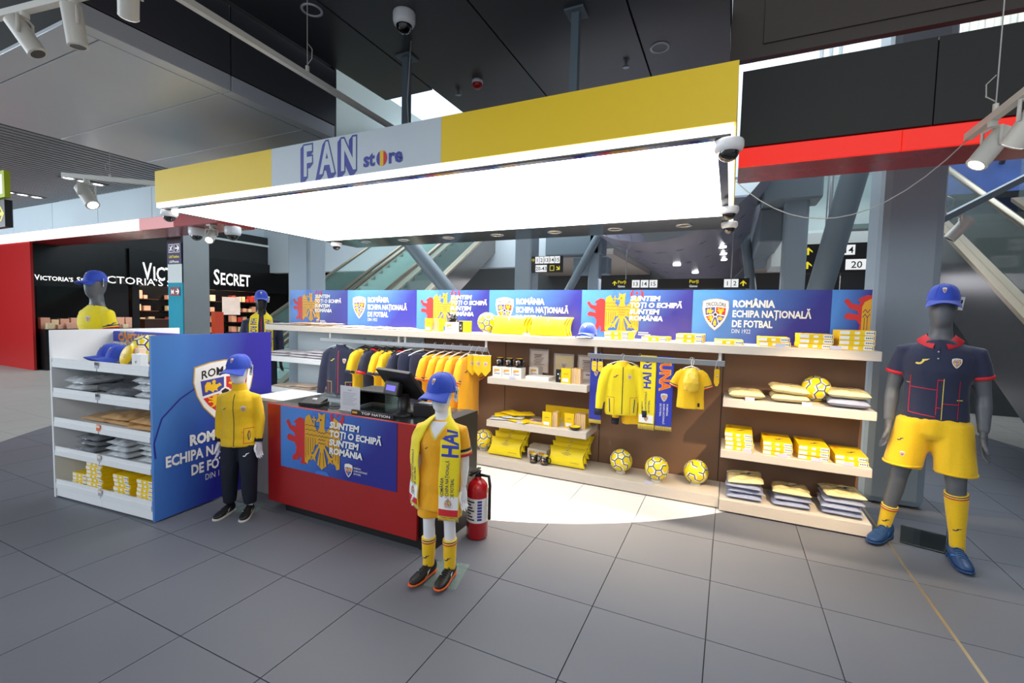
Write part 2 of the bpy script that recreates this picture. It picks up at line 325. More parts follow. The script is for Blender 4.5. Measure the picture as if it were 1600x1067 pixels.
def crest(word='TRICOLORII', fine=True):
    g = G(); g.poly('crest_gold', scl(SH, 1.04), 1); g.poly('white_print', SH, 2)
    if fine:
        vs, fs = text_mesh(word, .02); a = min(v[0] for v in vs); b = max(v[0] for v in vs)
        g.p.append(('black_print', 4, [(((x-a)/(b-a)-.5)*.80, .37+y*.24-.25*((x-a)/(b-a)-.5)**2) for x, y in vs], fs))
    cy = -.02
    g.poly('blue_print', [(-.42, .27), (-.02, .31), (-.02, .08), (-.1, .01), (-.39, -.05)], 3)
    g.poly('red_print', [(.42, .27), (.39, -.05), (.1, .01), (.02, .08), (.02, .31)], 3)
    g.poly('red_print', [(-.38, -.1), (-.11, -.04), (-.07, -.12), (-.17, -.40), (-.29, -.26)], 3)
    g.poly('blue_print', [(.38, -.1), (.29, -.26), (.17, -.40), (.07, -.12), (.11, -.04)], 3)
    g.poly('blue_print', [(-.14, -.43), (-.045, -.13), (.045, -.13), (.14, -.43), (0, -.60)], 3)
    g.poly('yellow_print', [(x*.34-.21, y*.32+.13) for x, y in BIRD], 4); g.poly('yellow_print', [(x*.36+.21, y*.32+.14) for x, y in BULL], 4)
    if fine:
        g.poly('yellow_print', [(x*.24-.215, y*.26-.19) for x, y in LION], 4); g.poly('yellow_print', [(x*.24+.215, y*.24-.18) for x, y in BIRD], 4)
        g.poly('yellow_print', [(-.05, -.5), (-.08, -.38), (-.01, -.2), (.06, -.34), (.05, -.5)], 4)
    g.circ('white_print', 0, cy, .1, 4, 14); g.poly('black_print', [(.075*sin(2*pi*i/5), cy+.075*cos(2*pi*i/5)) for i in range(5)], 5)
    return g
CREST = crest(); CREST_S = crest(fine=False); CREST_R = crest('ROMÂNIA')
def eagle():
    g = G()
    g.poly('red_print', [(x*.62-.62, y*.80-.06) for x, y in LION], 2)
    n = 22; g.poly('red_print', [(.34+.15*cos(pi*.62+i*2*pi*.88/n), .43+.15*sin(pi*.62+i*2*pi*.88/n)) for i in range(n+1)]+[(.34+.1*cos(pi*.62+(n-i)*2*pi*.88/n), .46+.1*sin(pi*.62+(n-i)*2*pi*.88/n)) for i in range(n+1)], 2)
    g.poly('red_print', [(.34+(.05 if i % 2 == 0 else .022)*sin(pi*i/5), .47+(.05 if i % 2 == 0 else .022)*cos(pi*i/5)) for i in range(10)], 2)
    g.poly('sky_print', [(-.24, .36), (-.22, .56), (-.15, .56), (-.14, .48), (-.1, .48), (-.09, .62), (-.02, .62), (0, .4)], 1)
    g.poly('sky_print', [(.05, .2), (.1, .42), (.18, .36), (.2, .22), (.12, .12)], 1); g.poly('sky_print', [(-.12, -.52), (.12, -.52), (.26, -.68), (.2, -.75), (-.1, -.72), (-.22, -.66)], 1)
    wing = [(-.40, .26), (-.38, .36), (-.28, .42), (-.22, .30), (-.09, .14), (-.07, -.06), (-.16, -.1), (-.19, -.2), (-.24, -.24), (-.25, -.34), (-.31, -.38), (-.33, -.45), (-.40, -.42)]
    for w in (wing, mirror(wing)): g.poly('gold_print', w, 3)
    g.poly('gold_print', [(-.1, .14), (-.05, .22), (-.05, .32), (-.14, .3), (-.07, .38), (-.08, .47), (0, .43), (.08, .47), (.07, .38), (.06, .22), (.1, .14), (.08, -.1), (0, -.2), (-.08, -.1)], 4)
    g.poly('gold_print', [(-.04, -.14), (.04, -.14), (.11, -.42), (.04, -.46), (0, -.5), (-.04, -.46), (-.11, -.42)], 4)
    for sx in (-1, 1):
        g.poly('gold_print', [(sx*x, y) for x, y in [(.04, -.08), (.1, -.12), (.2, -.26), (.27, -.26), (.22, -.31), (.26, -.37), (.19, -.34), (.14, -.38), (.15, -.3)]], 4)
        for k in range(5): x = sx*(.37-.055*k); g.line('gold_line', [(x, .02), (x, -.34+.05*k)], .008, 5)
        for r in range(3): g.line('gold_line', [(sx*(.38-.05*j), .22-.08*r+(.02 if j % 2 else 0)) for j in range(7)], .009, 5)
    for r in range(4): g.line('gold_line', [(-.08+.032*j, .12-.06*r+(.025 if j % 2 else 0)) for j in range(6)], .009, 5)
    g.line('gold_line', [(-.03, -.2), (-.05, -.44)], .008, 5); g.line('gold_line', [(.03, -.2), (.05, -.44)], .008, 5)
    g.line('gold_print', [(-.17, .24), (-.17, .40)], .025, 5); g.line('gold_print', [(-.22, .34), (-.12, .34)], .025, 5); g.circ('gold_line', -.02, .35, .018, 6, 8)
    return g
EAGLE = eagle()
SWOOSH = [(-.5, -.22), (-.42, -.1), (-.18, -.12), (-.05, .02), (-.02, .2), (.5, .28), (.3, .12), (.14, .06), (.05, -.1), (-.1, -.26), (-.3, -.30)]
def slogan(g, x, y, w, m='white_print'):    # w: width of the widest line
    p = w*.133; h = w*.092
    for i, (t, f) in enumerate((('SUNTEM', .59), ('TOȚI O ECHIPĂ', 1.), ('SUNTEM', .59), ('ROMÂNIA', .66))):
        g.fit(m, t, x-(.0 if i < 2 else .01)*w, y-p*i, w*f, h, 7, .045, .12)
def team(g, x, y, w, al='l', m='white_print'):
    p = w*.148; h = w*.098; x0 = x
    for i, (t, f, b) in enumerate((('ROMÂNIA', .55, .05), ('ECHIPA NAȚIONALĂ', 1., .035), ('DE FOTBAL', .53, .035), ('DIN 1922', .25, -.004))):
        hh = h if i < 3 else h*.62; yy = y-p*i if i < 3 else y-p*2-h*.95
        xx = x0 if al == 'l' else x0+w*(1-f)*(.5 if al == 'c' else 1)
        g.fit(m, t, xx, yy, w*f, hh, 7, b)
# ================================================================ FLOOR
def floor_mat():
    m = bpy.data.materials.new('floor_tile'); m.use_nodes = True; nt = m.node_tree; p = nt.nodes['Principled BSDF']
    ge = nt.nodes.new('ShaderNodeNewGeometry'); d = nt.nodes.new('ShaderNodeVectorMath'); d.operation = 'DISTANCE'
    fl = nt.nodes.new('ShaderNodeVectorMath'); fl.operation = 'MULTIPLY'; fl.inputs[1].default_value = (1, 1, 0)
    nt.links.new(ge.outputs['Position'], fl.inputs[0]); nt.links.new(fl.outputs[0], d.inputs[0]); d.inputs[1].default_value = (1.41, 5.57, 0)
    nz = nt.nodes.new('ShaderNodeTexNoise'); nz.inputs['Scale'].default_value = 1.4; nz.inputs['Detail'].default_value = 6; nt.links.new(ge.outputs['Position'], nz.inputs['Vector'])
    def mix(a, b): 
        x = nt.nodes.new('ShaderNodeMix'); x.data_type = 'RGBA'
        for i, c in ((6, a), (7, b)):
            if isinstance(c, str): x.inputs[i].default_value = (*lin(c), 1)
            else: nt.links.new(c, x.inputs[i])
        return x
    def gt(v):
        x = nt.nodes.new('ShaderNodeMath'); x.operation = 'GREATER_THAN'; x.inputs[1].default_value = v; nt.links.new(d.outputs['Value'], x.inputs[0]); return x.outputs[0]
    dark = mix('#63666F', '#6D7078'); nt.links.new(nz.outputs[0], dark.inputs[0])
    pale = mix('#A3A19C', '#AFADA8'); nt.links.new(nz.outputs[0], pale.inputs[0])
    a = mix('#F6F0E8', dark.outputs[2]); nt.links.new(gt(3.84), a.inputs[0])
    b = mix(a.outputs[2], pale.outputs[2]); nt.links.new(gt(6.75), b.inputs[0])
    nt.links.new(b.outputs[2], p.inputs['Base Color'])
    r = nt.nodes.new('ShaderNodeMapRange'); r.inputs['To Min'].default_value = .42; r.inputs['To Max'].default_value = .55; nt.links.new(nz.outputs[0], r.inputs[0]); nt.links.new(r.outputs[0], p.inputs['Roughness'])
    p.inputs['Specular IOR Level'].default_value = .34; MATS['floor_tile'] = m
floor_mat(); mat('grout', '#3C3B3B', .8)
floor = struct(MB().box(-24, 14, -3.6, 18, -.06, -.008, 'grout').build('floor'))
T = .6; cells = []
for i in range(-40, 24):
    for j in range(-6, 30):
        c = V(((i+.5)*T, (j+.5)*T, 0)); d = c-CPOS; z = d.dot(fwd)
        if z < .25: cells.append((9e9 if z < -1.5 else 5e8+d.length, i, j)); continue
        px = 800+722.3*d.dot(r2)/z; py = 533.5-722.3*d.dot(u2)/z
        inside = -130 < px < 1730 and py < 1230
        cells.append(((0 if inside else 1e6)+d.length, i, j))
cells.sort()
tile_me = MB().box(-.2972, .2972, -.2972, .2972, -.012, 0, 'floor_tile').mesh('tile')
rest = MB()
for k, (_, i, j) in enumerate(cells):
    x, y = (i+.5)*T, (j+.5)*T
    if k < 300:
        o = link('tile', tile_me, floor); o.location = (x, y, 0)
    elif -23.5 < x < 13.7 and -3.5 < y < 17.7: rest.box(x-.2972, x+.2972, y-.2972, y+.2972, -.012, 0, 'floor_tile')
prop(rest.build('far_tiles', floor), kind='stuff')
struct(bx('trim_1', 5.392, 5.408, -3.5, 6.6, -.005, .0015, 'strip_brass'))

# ================================================================ CEILING
ceiling = struct(MB().box(.94, 4.148, -2.4, 2.5, 3.835, 3.9, 'ceil_back').box(1.76, 4.148, 2.5, 4.8, 3.835, 3.9, 'ceil_back').build('ceiling'))
for x0, x1 in ((.94, 1.53), (1.53, 2.5), (2.5, 3.5), (3.5, 4.148)):
    for y0, y1 in ((-2.4, .55), (.55, 2.5 if x1 < 2 else 4.8)): bx('panel', x0+.006, x1-.006, y0+.004, y1-.004, 3.815, 3.834, 'ceil_dark', ceiling, .003)
so = struct(MB().box(-1.58, .88, .01, 1.86, 3.24, 4.2, 'ceil_back').build('ceiling_soffit'))
ys = (.0, .17, .885, 1.6, 1.87)
for y0, y1 in zip(ys, ys[1:]):
    bx('panel', -1.6, .79, y0+.004, y1-.004, 3.22, 3.245, 'ceil_grey', so, .003)
for y0, y1 in ((0, .9), (.9, 1.87)):
    bx('edge_panel', .798, .9, y0+.004, y1-.004, 3.22, 3.335, 'ceil_grey', so, .004)
    bx('side_panel', .876, .9, y0+.005, y1-.005, 3.343, 3.82, 'soffit_side', so, .003)
bx('end_panel', -1.6, .9, 1.866, 1.885, 3.225, 4.2, 'soffit_side', so)
# upper hall roof far above, with day-lit openings
roof = struct(bx('ceiling_hall', -24, 14, -3.6, 18, 7.4, 7.6, 'far_white'))
sky = struct(MB().box(.2, 1.6, 2.75, 4.4, 4.35, 4.4, 'window_light').build('window_1'))
bx('window_frame', .15, 1.65, 2.7, 4.45, 4.405, 4.45, 'column_grey', sky)
# slatted ceiling to the left
sl = struct(MB().box(-16, -1.62, -2, 3.88, 4.06, 4.1, 'ceil_back').build('ceiling_slats'))
slm = MB().box(-.05, .05, -2, 3.88, 3.97, 4.03, 'slat_grey').mesh('slat')
for k in range(95): o = link('slat', slm, sl); o.location = (-16+.151*k, 0, 0)
for cx, cy in ((-6.85, 3.2), (-9.54, 3.26)):
    r = root('recessed_light', 'recessed triple spotlight in the slatted ceiling, '+('nearer the yellow canopy' if cx > -8 else 'further left above the pale wall'), 'ceiling light', (cx, cy, 3.965), group='recessed lights in the slatted ceiling')
    bx('frame', -.14, .14, -.34, .34, -.004, .02, 'black_matt', r)
    for k in (-1, 0, 1):
        b = MB().lathe([(.095, -.006), (.095, -.014), (.07, -.006)], (0, k*.22, 0), 'white_paint').build('trim_ring', r)
        MB().lathe([(.0, -.008), (.07, -.008)], (0, k*.22, 0), 'lamp_white').build('lamp', b)

# ================================================================ CANOPY
cp = root('canopy', 'large hanging canopy with yellow and white fascia, FAN store lettering and glowing underside', 'canopy', (1.835, 2.42, 2.55))
def cb(name, x0, x1, y0, y1, z0, z1, m, parent=cp, bevel=0.): return bx(name, x0-1.835, x1-1.835, y0-2.42, y1-2.42, z0-2.55, z1-2.55, m, parent, bevel)
FX0, FX1, FY = -.565, 4.222, 1.15
fs = [cb('fascia_board', FX0, .99, FY, FY+.05, 2.602, 2.885, 'fascia_yellow'), cb('fascia_board', .991, 2.548, FY, FY+.05, 2.602, 2.885, 'fascia_white'), cb('fascia_board', 2.549, FX1, FY, FY+.05, 2.602, 2.885, 'fascia_yellow')]
cb('side_board', FX0, FX0+.05, FY+.05, 3.7, 2.57, 2.885, 'fascia_yellow'); cb('side_board', FX1-.05, FX1, FY+.05, 3.7, 2.602, 2.885, 'fascia_yellow')
cb('back_board', FX0, FX1, 3.66, 3.7, 2.57, 2.885, 'fascia_yellow'); cb('top_board', FX0+.05, FX1-.05, FY+.05, 3.66, 2.84, 2.86, 'black_matt')
cb('led_strip', FX0+.01, FX1-.01, FY+.004, FY+.05, 2.560, 2.600, 'led_white'); cb('led_strip', FX1-.035, FX1-.005, FY+.05, 3.69, 2.560, 2.600, 'led_white')
cb('edge_trim', FX0, FX1-.02, FY+.03, FY+.075, 2.547, 2.561, 'black_gloss'); cb('edge_trim', FX1-.085, FX1-.036, FY+.075, 3.69, 2.547, 2.561, 'black_gloss'); cb('edge_trim', FX0, FX0+.02, FY+.075, 3.69, 2.547, 2.561, 'black_gloss')
cb('light_panel', FX0+.02, FX1-.085, FY+.075, 3.1, 2.553, 2.575, 'panel_light')
strip = cb('soffit_strip', FX0+.02, FX1-.085, 3.1, 3.69, 2.548, 2.575, 'black_gloss')
for x, y in ((-.06, 3.3), (.53, 3.33), (1.18, 3.34), (1.82, 3.35), (2.5, 3.37), (3.14, 3.4), (3.8, 3.41)):
    r = MB().lathe([(.055, .012), (.055, .0), (.062, -.005), (.075, -.004), (.078, .001)], (x-1.835, y-2.42, -.003), 'steel').build('downlight', cp)
    MB().lathe([(.0005, .002), (.055, .002)], (x-1.835, y-2.42, -.003), 'lamp_warm').build('lamp', r)
    l = bpy.data.lights.new('downlight', 'SPOT'); l.energy = DOWN_W*(6 if x < 2 else 10 if x < 3.5 else 12); l.color = (1, .80, .56); l.spot_size = radians(96); l.spot_blend = .7; l.shadow_soft_size = .05
    lo = bpy.data.objects.new('downlight_beam', l); COL.objects.link(lo); lo.location = (x, y, 2.53); lo.rotation_euler = (radians(2), radians(-8) if x > 3.5 else 0, 0)
for x in (1.66, 3.15):
    MB().box(x-1.835-.028, x-1.835+.028, 1.9-2.42, 1.956-2.42, .3, 1.265, 'tube_grey').box(x-1.835-.07, x-1.835+.07, 1.86-2.42, 2.0-2.42, 1.25, 1.264, 'tube_grey').build('post', cp)
g = G(); FXC = 1.0
# bubble letters: deep shadow, outline and pale face
def bubble(dx, dy, m, off, l):
    for i, (t, x) in enumerate((('F', 0), ('A', .19), ('N', .395))): g.text(m, t, x+dx, dy, .30, l+.1*i, off, .0, 'c', .66)
for k in range(5): bubble(-.007*k, -.0065*k, 'blue_print', .07, 2-.4*k)
bubble(0, 0, 'fascia_white', .03, 3)
g.text('blue_print', 'st', .53, -.0, .135, 3, .035); g.text('blue_print', 're', .75, -.0, .135, 3, .035)
for k, (m, a, b) in enumerate((('blue_print', -1, -.33), ('yellow_print', -.33, .33), ('red_print', .33, 1))):
    pts = [(.69+.046*x, .038+.05*sqrt(max(0, 1-x*x))) for x in [a+(b-a)*i/8 for i in range(9)]]; pts += [(x, .076-y) for x, y in pts[::-1]]
    g.poly(m, pts, 3)
lt = g.plane('lettering', (1.385-1.835, FY-2.42, 2.648-2.55), (1, 0, 0), (0, 0, 1), cp)
prop(lt, label='blue outlined FAN lettering with small store wordmark')

# ================================================================ PORTALS, COLUMNS AND BACKGROUND
# right portal: black fascia with glowing red strip and red underside
pr = struct(MB().box(4.24, 10.5, 2.5, 2.94, 2.775, 3.44, 'red_gloss').build('wall_right_portal'))
for x0, x1 in ((4.24, 5.33), (5.335, 7.6), (7.605, 10.5)):
    bx('fascia_panel', x0, x1, 2.478, 2.5, 2.915, 3.45, 'fascia_black', pr, .002)
for x0, x1 in ((4.24, 5.18), (5.184, 6.6), (6.604, 10.5)): bx('light_strip', x0, x1, 2.472, 2.5, 2.772, 2.902, 'lit_red', pr, .002)
bh = struct(MB().box(4.15, 11, 2.5, 2.56, 3.54, 5.4, 'bulkhead_brown').build('wall_bulkhead'))
bx('panel', 4.36, 11, 2.488, 2.5, 3.625, 5.4, 'bulkhead_brown', bh, .003)
# left portal
pl = struct(MB().box(-16, -4.0, 3.92, 4.6, 3.15, 3.96, 'red_gloss').build('wall_left_portal'))
for k in range(6):
    x0 = -16+2.0*k; bx('fascia_panel', x0+.006, x0+1.994, 3.895, 3.92, 3.375, 3.97, 'wall_pale', pl, .002)
for x0, x1, m in ((-16, -10.3, 'lit_pink'), (-10.295, -6.45, 'lit_pink'), (-6.445, -5.3, 'lit_rose'), (-5.295, -4.0, 'red_wall')): bx('light_strip', x0, x1, 3.89, 3.92, 3.155, 3.37, m, pl, .002)
struct(bx('wall_red', -16, -11.25, 3.92, 3.97, 0, 3.15, 'red_wall'))
def column(n, x0, x1, y0, y1, z1, m='column_grey', b=.04): return struct(bx(n, x0, x1, y0, y1, 0, z1, m, None, b))
column('column_right', 5.42, 5.885, 3.88, 4.36, 7.4, b=.07); column('column_left', -2.0, -1.55, 3.7, 4.05, 7.4)
column('column_middle', .33, .70, 7.0, 7.4, 7.4); column('column_far', 4.93, 5.25, 7.0, 7.35, 4.9); column('column_small', .96, 1.24, 10., 10.3, 5.2)
def strut(n, a, b, r):
    a, b = V(a), V(b); d = b-a; lo = a-d*((a.z)/d.z) if d.z else a
    return struct(MB().cyl(lo, a+d*1.6, r, 'tube_grey', n=24).build(n))
strut('strut_left', (-.59, 6, 2.12), (-1.40, 6, 2.95), .14); strut('strut_right', (5.31, 6, 2.15), (5.57, 6, 3.44), .15)
strut('strut_far', (.62, 9.9, 2.52), (1.02, 9.9, 3.25), .1); strut('strut_far_right', (4.62, 9.9, 2.3), (4.5, 9.9, 3.1), .1)
def beam(n, x0, x1, y0, y1, z0, z1, m='tube_grey'): return struct(bx(n, x0, x1, y0, y1, z0, z1, m, None, .03))
beam('beam_near', 4.6, 5.4, 6.9, 7.5, 3.5, 4.1); beam('beam_far', -.2, 1.3, 10.0, 10.5, 3.2, 4.0); beam('beam_cross', -.6, 1.3, 8.6, 9.0, 4.0, 4.5)
beam('beam_side', 4.6, 4.95, 7.4, 12, 2.95, 3.5); beam('bulkhead_far', .4, 1.34, 10.5, 10.9, 2.75, 3.2, 'column_grey')
# metallic barrel vault hanging over the gates
bm_ = MB(); n = 26; rr, cx, cz = 1.75, 3.1, 4.5
ring = lambda y: [V((cx+rr*cos(a), y, cz+rr*sin(a))) for a in [pi*1.0+pi*i/n for i in range(n+1)]]
A_, B_ = ring(5.6), ring(17.55); bm_.add(A_+B_, [(i, i+1, n+2+i, n+1+i) for i in range(n)], 'barrel_metal', True)
vault = struct(bm_.build('ceiling_barrel', fix=False))
for y in (6.8, 8.6, 10.6, 13.):
    bm_ = MB().tube([V((cx+(rr-.0)*cos(a), y, cz+(rr-.0)*sin(a))) for a in [pi+pi*i/16 for i in range(17)]], .005, 'black_matt', 5); bm_.build('seam', vault)
for k, (a, y) in enumerate(((1.52, 8.6), (1.68, 8.2), (1.68, 9.2), (1.68, 10.2), (1.56, 10.6))):
    c = V((cx+(rr+.0)*cos(pi*a), y, cz+(rr+.0)*sin(pi*a)-.02)); MB().lathe([(.001, -.01), (.07, -.01), (.08, .02)], c, 'lamp_white').build('lamp', vault)
struct(bx('wall_back', -24, 14, 17.6, 17.8, 0, 7.4, 'far_dark'))
struct(bx('wall_left', -24.2, -24, -3.6, 17.8, 0, 7.4, 'far_dark')); struct(bx('wall_right', 13.8, 14, -1.0, 17.8, 0, 7.4, 'far_dark'))
hall = struct(MB().box(-3, 1.3, 11.2, 17.55, 3.35, 3.5, 'far_beige').box(4.9, 12, 11.2, 17.55, 3.35, 3.5, 'far_beige').build('ceiling_gate'))
for k in (0, 3, 4): bx('light_slot', -2+2.6*k, -1.2+2.6*k, 12.4, 12.6, 3.33, 3.352, 'black_matt', hall)
struct(bx('wall_gallery', -16, 0, 10.6, 10.9, 3.0, 7.4, 'wall_pale')); struct(bx('wall_upper', 0, 5.4, 11, 11.2, 4.6, 7.4, 'far_white'))
# upper hall seen through the gap above the red portal
up = struct(bx('wall_upper_right', 3.5, 13.6, 9.4, 9.6, 4.6, 7.4, 'wall_pale'))
for x0, x1, m in ((4.3, 5.1, 'wall_pale'), (5.12, 5.45, 'window_light'), (7.3, 10.5, 'corrugated')): bx('panel', x0, x1, 9.36, 9.4, 5., 7.4, m, up)
for k in range(16): MB().cyl((7.35+.2*k, 9.34, 5.), (7.35+.2*k, 9.34, 7.4), .06, 'corrugated', n=8).build('rib', up)
for k in range(4): MB().cyl((5.5+.15*k, 9.34, 5.), (5.5+.15*k, 9.34, 7.4), .05, 'corrugated', n=8).build('rib', up)
# gallery balustrade seen between the struts on the right
ga = root('gallery_balustrade', 'glass balustrade with steel posts on the white gallery between grey struts', 'balustrade', (5.95, 8.9, 3.3))
bx('slab', -1.05, .9, 0, 1.2, -.6, 0, 'far_white', ga); bx('glass_panel', -.95, -.2, .02, .035, .05, 1.0, 'glass_teal', ga); bx('glass_panel', -.1, .85, .02, .035, .05, 1.0, 'glass_teal', ga)
for x in (-.95, -.15, .8): MB().cyl((x, 0, 0), (x, 0, 1.1), .025, 'steel', n=10).build('post', ga)
MB().tube([(-1, 0, 1.05), (.85, 0, 1.05)], .02, 'steel').build('handrail', ga)
struct(bx('wall_gallery_right', 5.3, 6.8, 10.1, 10.3, 2.9, 7.4, 'far_white'))
# escalators
def escalator(name, label, x0, x1, y0, z0, L, ang, side, steps, thick, n, bal=.85, teal=True):
    r = root(name, label, 'escalator', (x0, y0, z0)); w = x1-x0; s = sin(ang); c = cos(ang); dy, dz = L*c, L*s
    for x in (0, w): bx_ = MB().prism([(x-.03, 0, 0), (x-.03, dy, dz), (x-.03, dy, dz-thick), (x-.03, thick*.0, -thick)], (.06, 0, 0), side).build('side_panel', r)
    MB().prism([(.03, 0, -thick+.05), (.03, dy, dz-thick+.05), (.03, dy, dz-thick), (.03, 0, -thick)], (w-.06, 0, 0), 'escalator_dark').build('under_panel', r)
    for x in (.03, w-.03):
        MB().prism([(x-.09, 0, .06), (x-.09, dy, dz+.06), (x-.09, dy, dz), (x-.09, 0, 0)], (.18, 0, 0), 'deck_beige').build('deck', r)
        MB().prism([(x-.006, 0, .06), (x-.006, dy, dz+.06), (x-.006, dy, dz+bal), (x-.006, 0, bal)], (.012, 0, 0), 'glass_teal' if teal else 'glass_screen').build('glass_panel', r)
        MB().tube([(x, -.02, bal), (x, dy, dz+bal), (x, dy+.5, dz+bal+.05), (x, dy+.62, dz+bal-.1)], .04, 'handrail').build('handrail', r)
    k = 0; N = int(L/.34)
    me = MB().box(.13, w-.13, -.17*c*1.0, .17*c*1.25, -.17, .0, steps).mesh('step')
    for k in range(N):
        o = link('step', me, r); o.location = (0, (k+.5)*.34*c, (k+.5)*.34*s-.02)
    return r
a = radians(32.6)
escalator('escalator', 'grey escalator with dark steps rising behind the blue panels, nearer the tube strut', -3.0, -2.0, 4.3, .12, 9.0, a, 'escalator_side', 'step_dark', .72, 0)
escalator('escalator', 'staircase-like escalator with teal glass and pale green steps behind the left column', -4.5, -3.35, 4.6, .2, 9.5, a, 'escalator_side', 'step_teal', .7, 0)
a = radians(29.4)
escalator('escalator', 'beige-edged escalator right behind the tall mannequin, the nearest on that side', 7.0, 8.2, 2.6, .25, 6.8, a, 'escalator_dark', 'step_dark', .95, 0, teal=False)
escalator('escalator', 'farther escalator at the right edge, beyond the beige-edged one', 8.6, 9.8, 2.6, .25, 6.8, a, 'escalator_dark', 'step_dark', .95, 0, teal=False)
struct(bx('wall_under_escalator', 6.2, 7.02, 9.9, 10.0, 0, 3.6, 'far_dark')); struct(bx('wall_dark_right', 6.9, 13.6, 10.2, 10.3, 0, 4.0, 'escalator_dark'))
po = prop(bx('poster', 7.0, 12.5, 9.18, 9.22, 3.9, 5.3, 'poster_blue'), 'wide blue lit advertising wall at the top of the right escalators', 'poster')
# overhead signs
def wsign(name, label, loc, w, h, items, rz=0):
    r = root(name, label, 'sign', loc, rz); bx('board', 0, w, 0, .08, 0, h, 'sign_black', r); g = G()
    for it in items:
        k = it[0]
        if k == 't': g.text(it[1], it[2], it[3], it[4], it[5], 2, .01)
        elif k == 'n':
            g.rect('sign_white', it[2]-.012, it[3]-.03, it[2]+it[5], it[3]+it[4]*.72+.03, 1); g.text('sign_black', it[1], it[2]-.012+(it[5]+.012)/2, it[3], it[4], 2, .01, 0, 'c')
        elif k == 'a':
            x, y, s, ro = it[1:]; q = G().poly('sign_yellow', [(-.5, 0), (0, .5), (.5, 0), (.5, -.2), (.12, .12), (.12, -.5), (-.12, -.5), (-.12, .12), (-.5, -.2)], 1); g.put(q, x, y, s, rot=ro)
        elif k == 'r': g.rect(*it[1:])
    g.plane('lettering', (0, 0, 0), (1, 0, 0), (0, 0, 1), r); return r
LS = wsign('overhead_sign', 'long black overhead sign reading Porți Gates with numbers 13 14 15 and 1 2', (2.27, 7, 2.165), 2.22, .165, [('a', .06, .1, .08, 0), ('t', 'sign_yellow', 'Porți', .12, .095, .075), ('t', 'sign_white', 'Gates', .12, .025, .055), ('n', '13', .38, .05, .1, .12), ('n', '14', .53, .05, .1, .12), ('n', '15', .68, .05, .1, .12),
    ('t', 'sign_yellow', 'Porți', 1.32, .095, .075), ('t', 'sign_white', 'Gates', 1.32, .025, .055), ('n', '1', 1.86, .05, .1, .09), ('n', '2', 1.97, .05, .1, .09), ('a', 2.13, .085, .09, 0)])
MB().cyl((.25, .04, .16), (.25, .04, .70), .008, 'steel', n=8).cyl((1.95, .04, .16), (1.95, .04, .98), .008, 'steel', n=8).build('hanger_rod', LS)
wsign('overhead_sign', 'black overhead sign with gate numbers beside the middle grey column', (.70, 7, 2.48), .62, .31, [('t', 'sign_yellow', 'rți', .0, .22, .07), ('n', '1', .09, .2, .1, .07), ('n', '2', .18, .2, .1, .07), ('n', '13', .27, .2, .1, .09), ('n', '14', .38, .2, .1, .09), ('n', '15', .49, .2, .1, .09), ('n', '20-43', .1, .04, .1, .22), ('a', .55, .075, .09, -2.3), ('r', 'sign_yellow', .38, .03, .47, .13, 1), ('r', 'sign_black', .39, .04, .46, .12, 2)])
GS = wsign('overhead_sign', 'black gate sign half hidden behind the leaning right strut', (5.35, 8.2, 2.5), 1.1, .5, [('a', .06, .38, .13, 0), ('a', .06, .14, .13, 0), ('n', '1', .42, .33, .15, .12), ('n', '14', .58, .33, .15, .15), ('n', '20', .62, .08, .16, .3)])
MB().cyl((.3, .04, .495), (.3, .04, 4.9), .01, 'steel', n=8).build('hanger_rod', GS)
sgn = wsign('hanging_sign', 'black hanging sign with yellow arrow at the left edge under a lime framed sign', (-5.6, 1.5, 2.7), .78, .37, [('a', .66, .18, .2, -1.57)])
lm = root('hanging_sign', 'lime-green framed white sign at the left edge above the black arrow sign', 'sign', (-5.6, 1.5, 3.1)); bx('board', 0, .8, 0, .06, 0, .36, 'sign_lime', lm); bx('face', 0, .74, -.006, .0, .05, .31, 'sign_white', lm)
for o, h in ((sgn, .37), (lm, .36)):
    MB().cyl((.3, .03 if o == lm else .072, h-.002), (.3, .03 if o == lm else .072, 3.97-o.location.z), .007, 'steel', n=8).build('hanger_rod', o)

# ---------------------------------------------------------------- steel column with teal display
struct(bx('column_steel', -7.52, -6.98, 5.0, 5.58, 0, 3.9, 'steel_column', None, .01))
dp = root('info_display', 'tall teal glass information panel with lift and phone signs on the steel column', 'sign', (-7.25, 4.99, 0)); bx('glass_face', -.27, .27, -.02, 0, .4, 3.1, 'teal_glass', dp); bx('bright_face', -.27, .27, -.021, -.0005, 2.2, 2.62, 'far_white', dp); bx('header', -.27, .27, -.03, 0, 2.62, 3.1, 'sign_purple', dp); bx('header', -.27, .27, -.03, 0, 3.1, 3.22, 'sign_black', dp)
g = G(); g.text('sign_yellow', 'Lift/Telefon', 0, 2.76, .085, 1, .01, 0, 'c'); g.text('sign_white', 'Lift/Phones', 0, 2.65, .08, 1, .01, 0, 'c')
for x in (-.2, .02): g.rect('sign_white', x, 2.88, x+.19, 3.07, 1); g.rect('sign_purple', x+.01, 2.89, x+.18, 3.06, 2)
g.line('sign_white', [(.05, 2.975), (.18, 2.975)], .03, 3); g.line('sign_white', [(.12, 3.04), (.185, 2.975), (.12, 2.91)], .03, 3); g.line('sign_white', [(-.16, 2.92), (-.06, 3.04)], .03, 3); g.line('sign_white', [(-.16, 3.02), (-.06, 2.92)], .02, 3)
g.rect('sign_red', -.17, 1.9, .19, 2.1, 1); g.line('sign_white', [(.04, 2.0), (.16, 2.0)], .03, 2); g.line('sign_white', [(.1, 2.06), (.165, 2.0), (.1, 1.94)], .03, 2); g.text('sign_white', 'M', -.08, 1.94, .15, 2, .01, 0, 'c')
g.plane('lettering', (0, -.031, 0), (1, 0, 0), (0, 0, 1), dp)

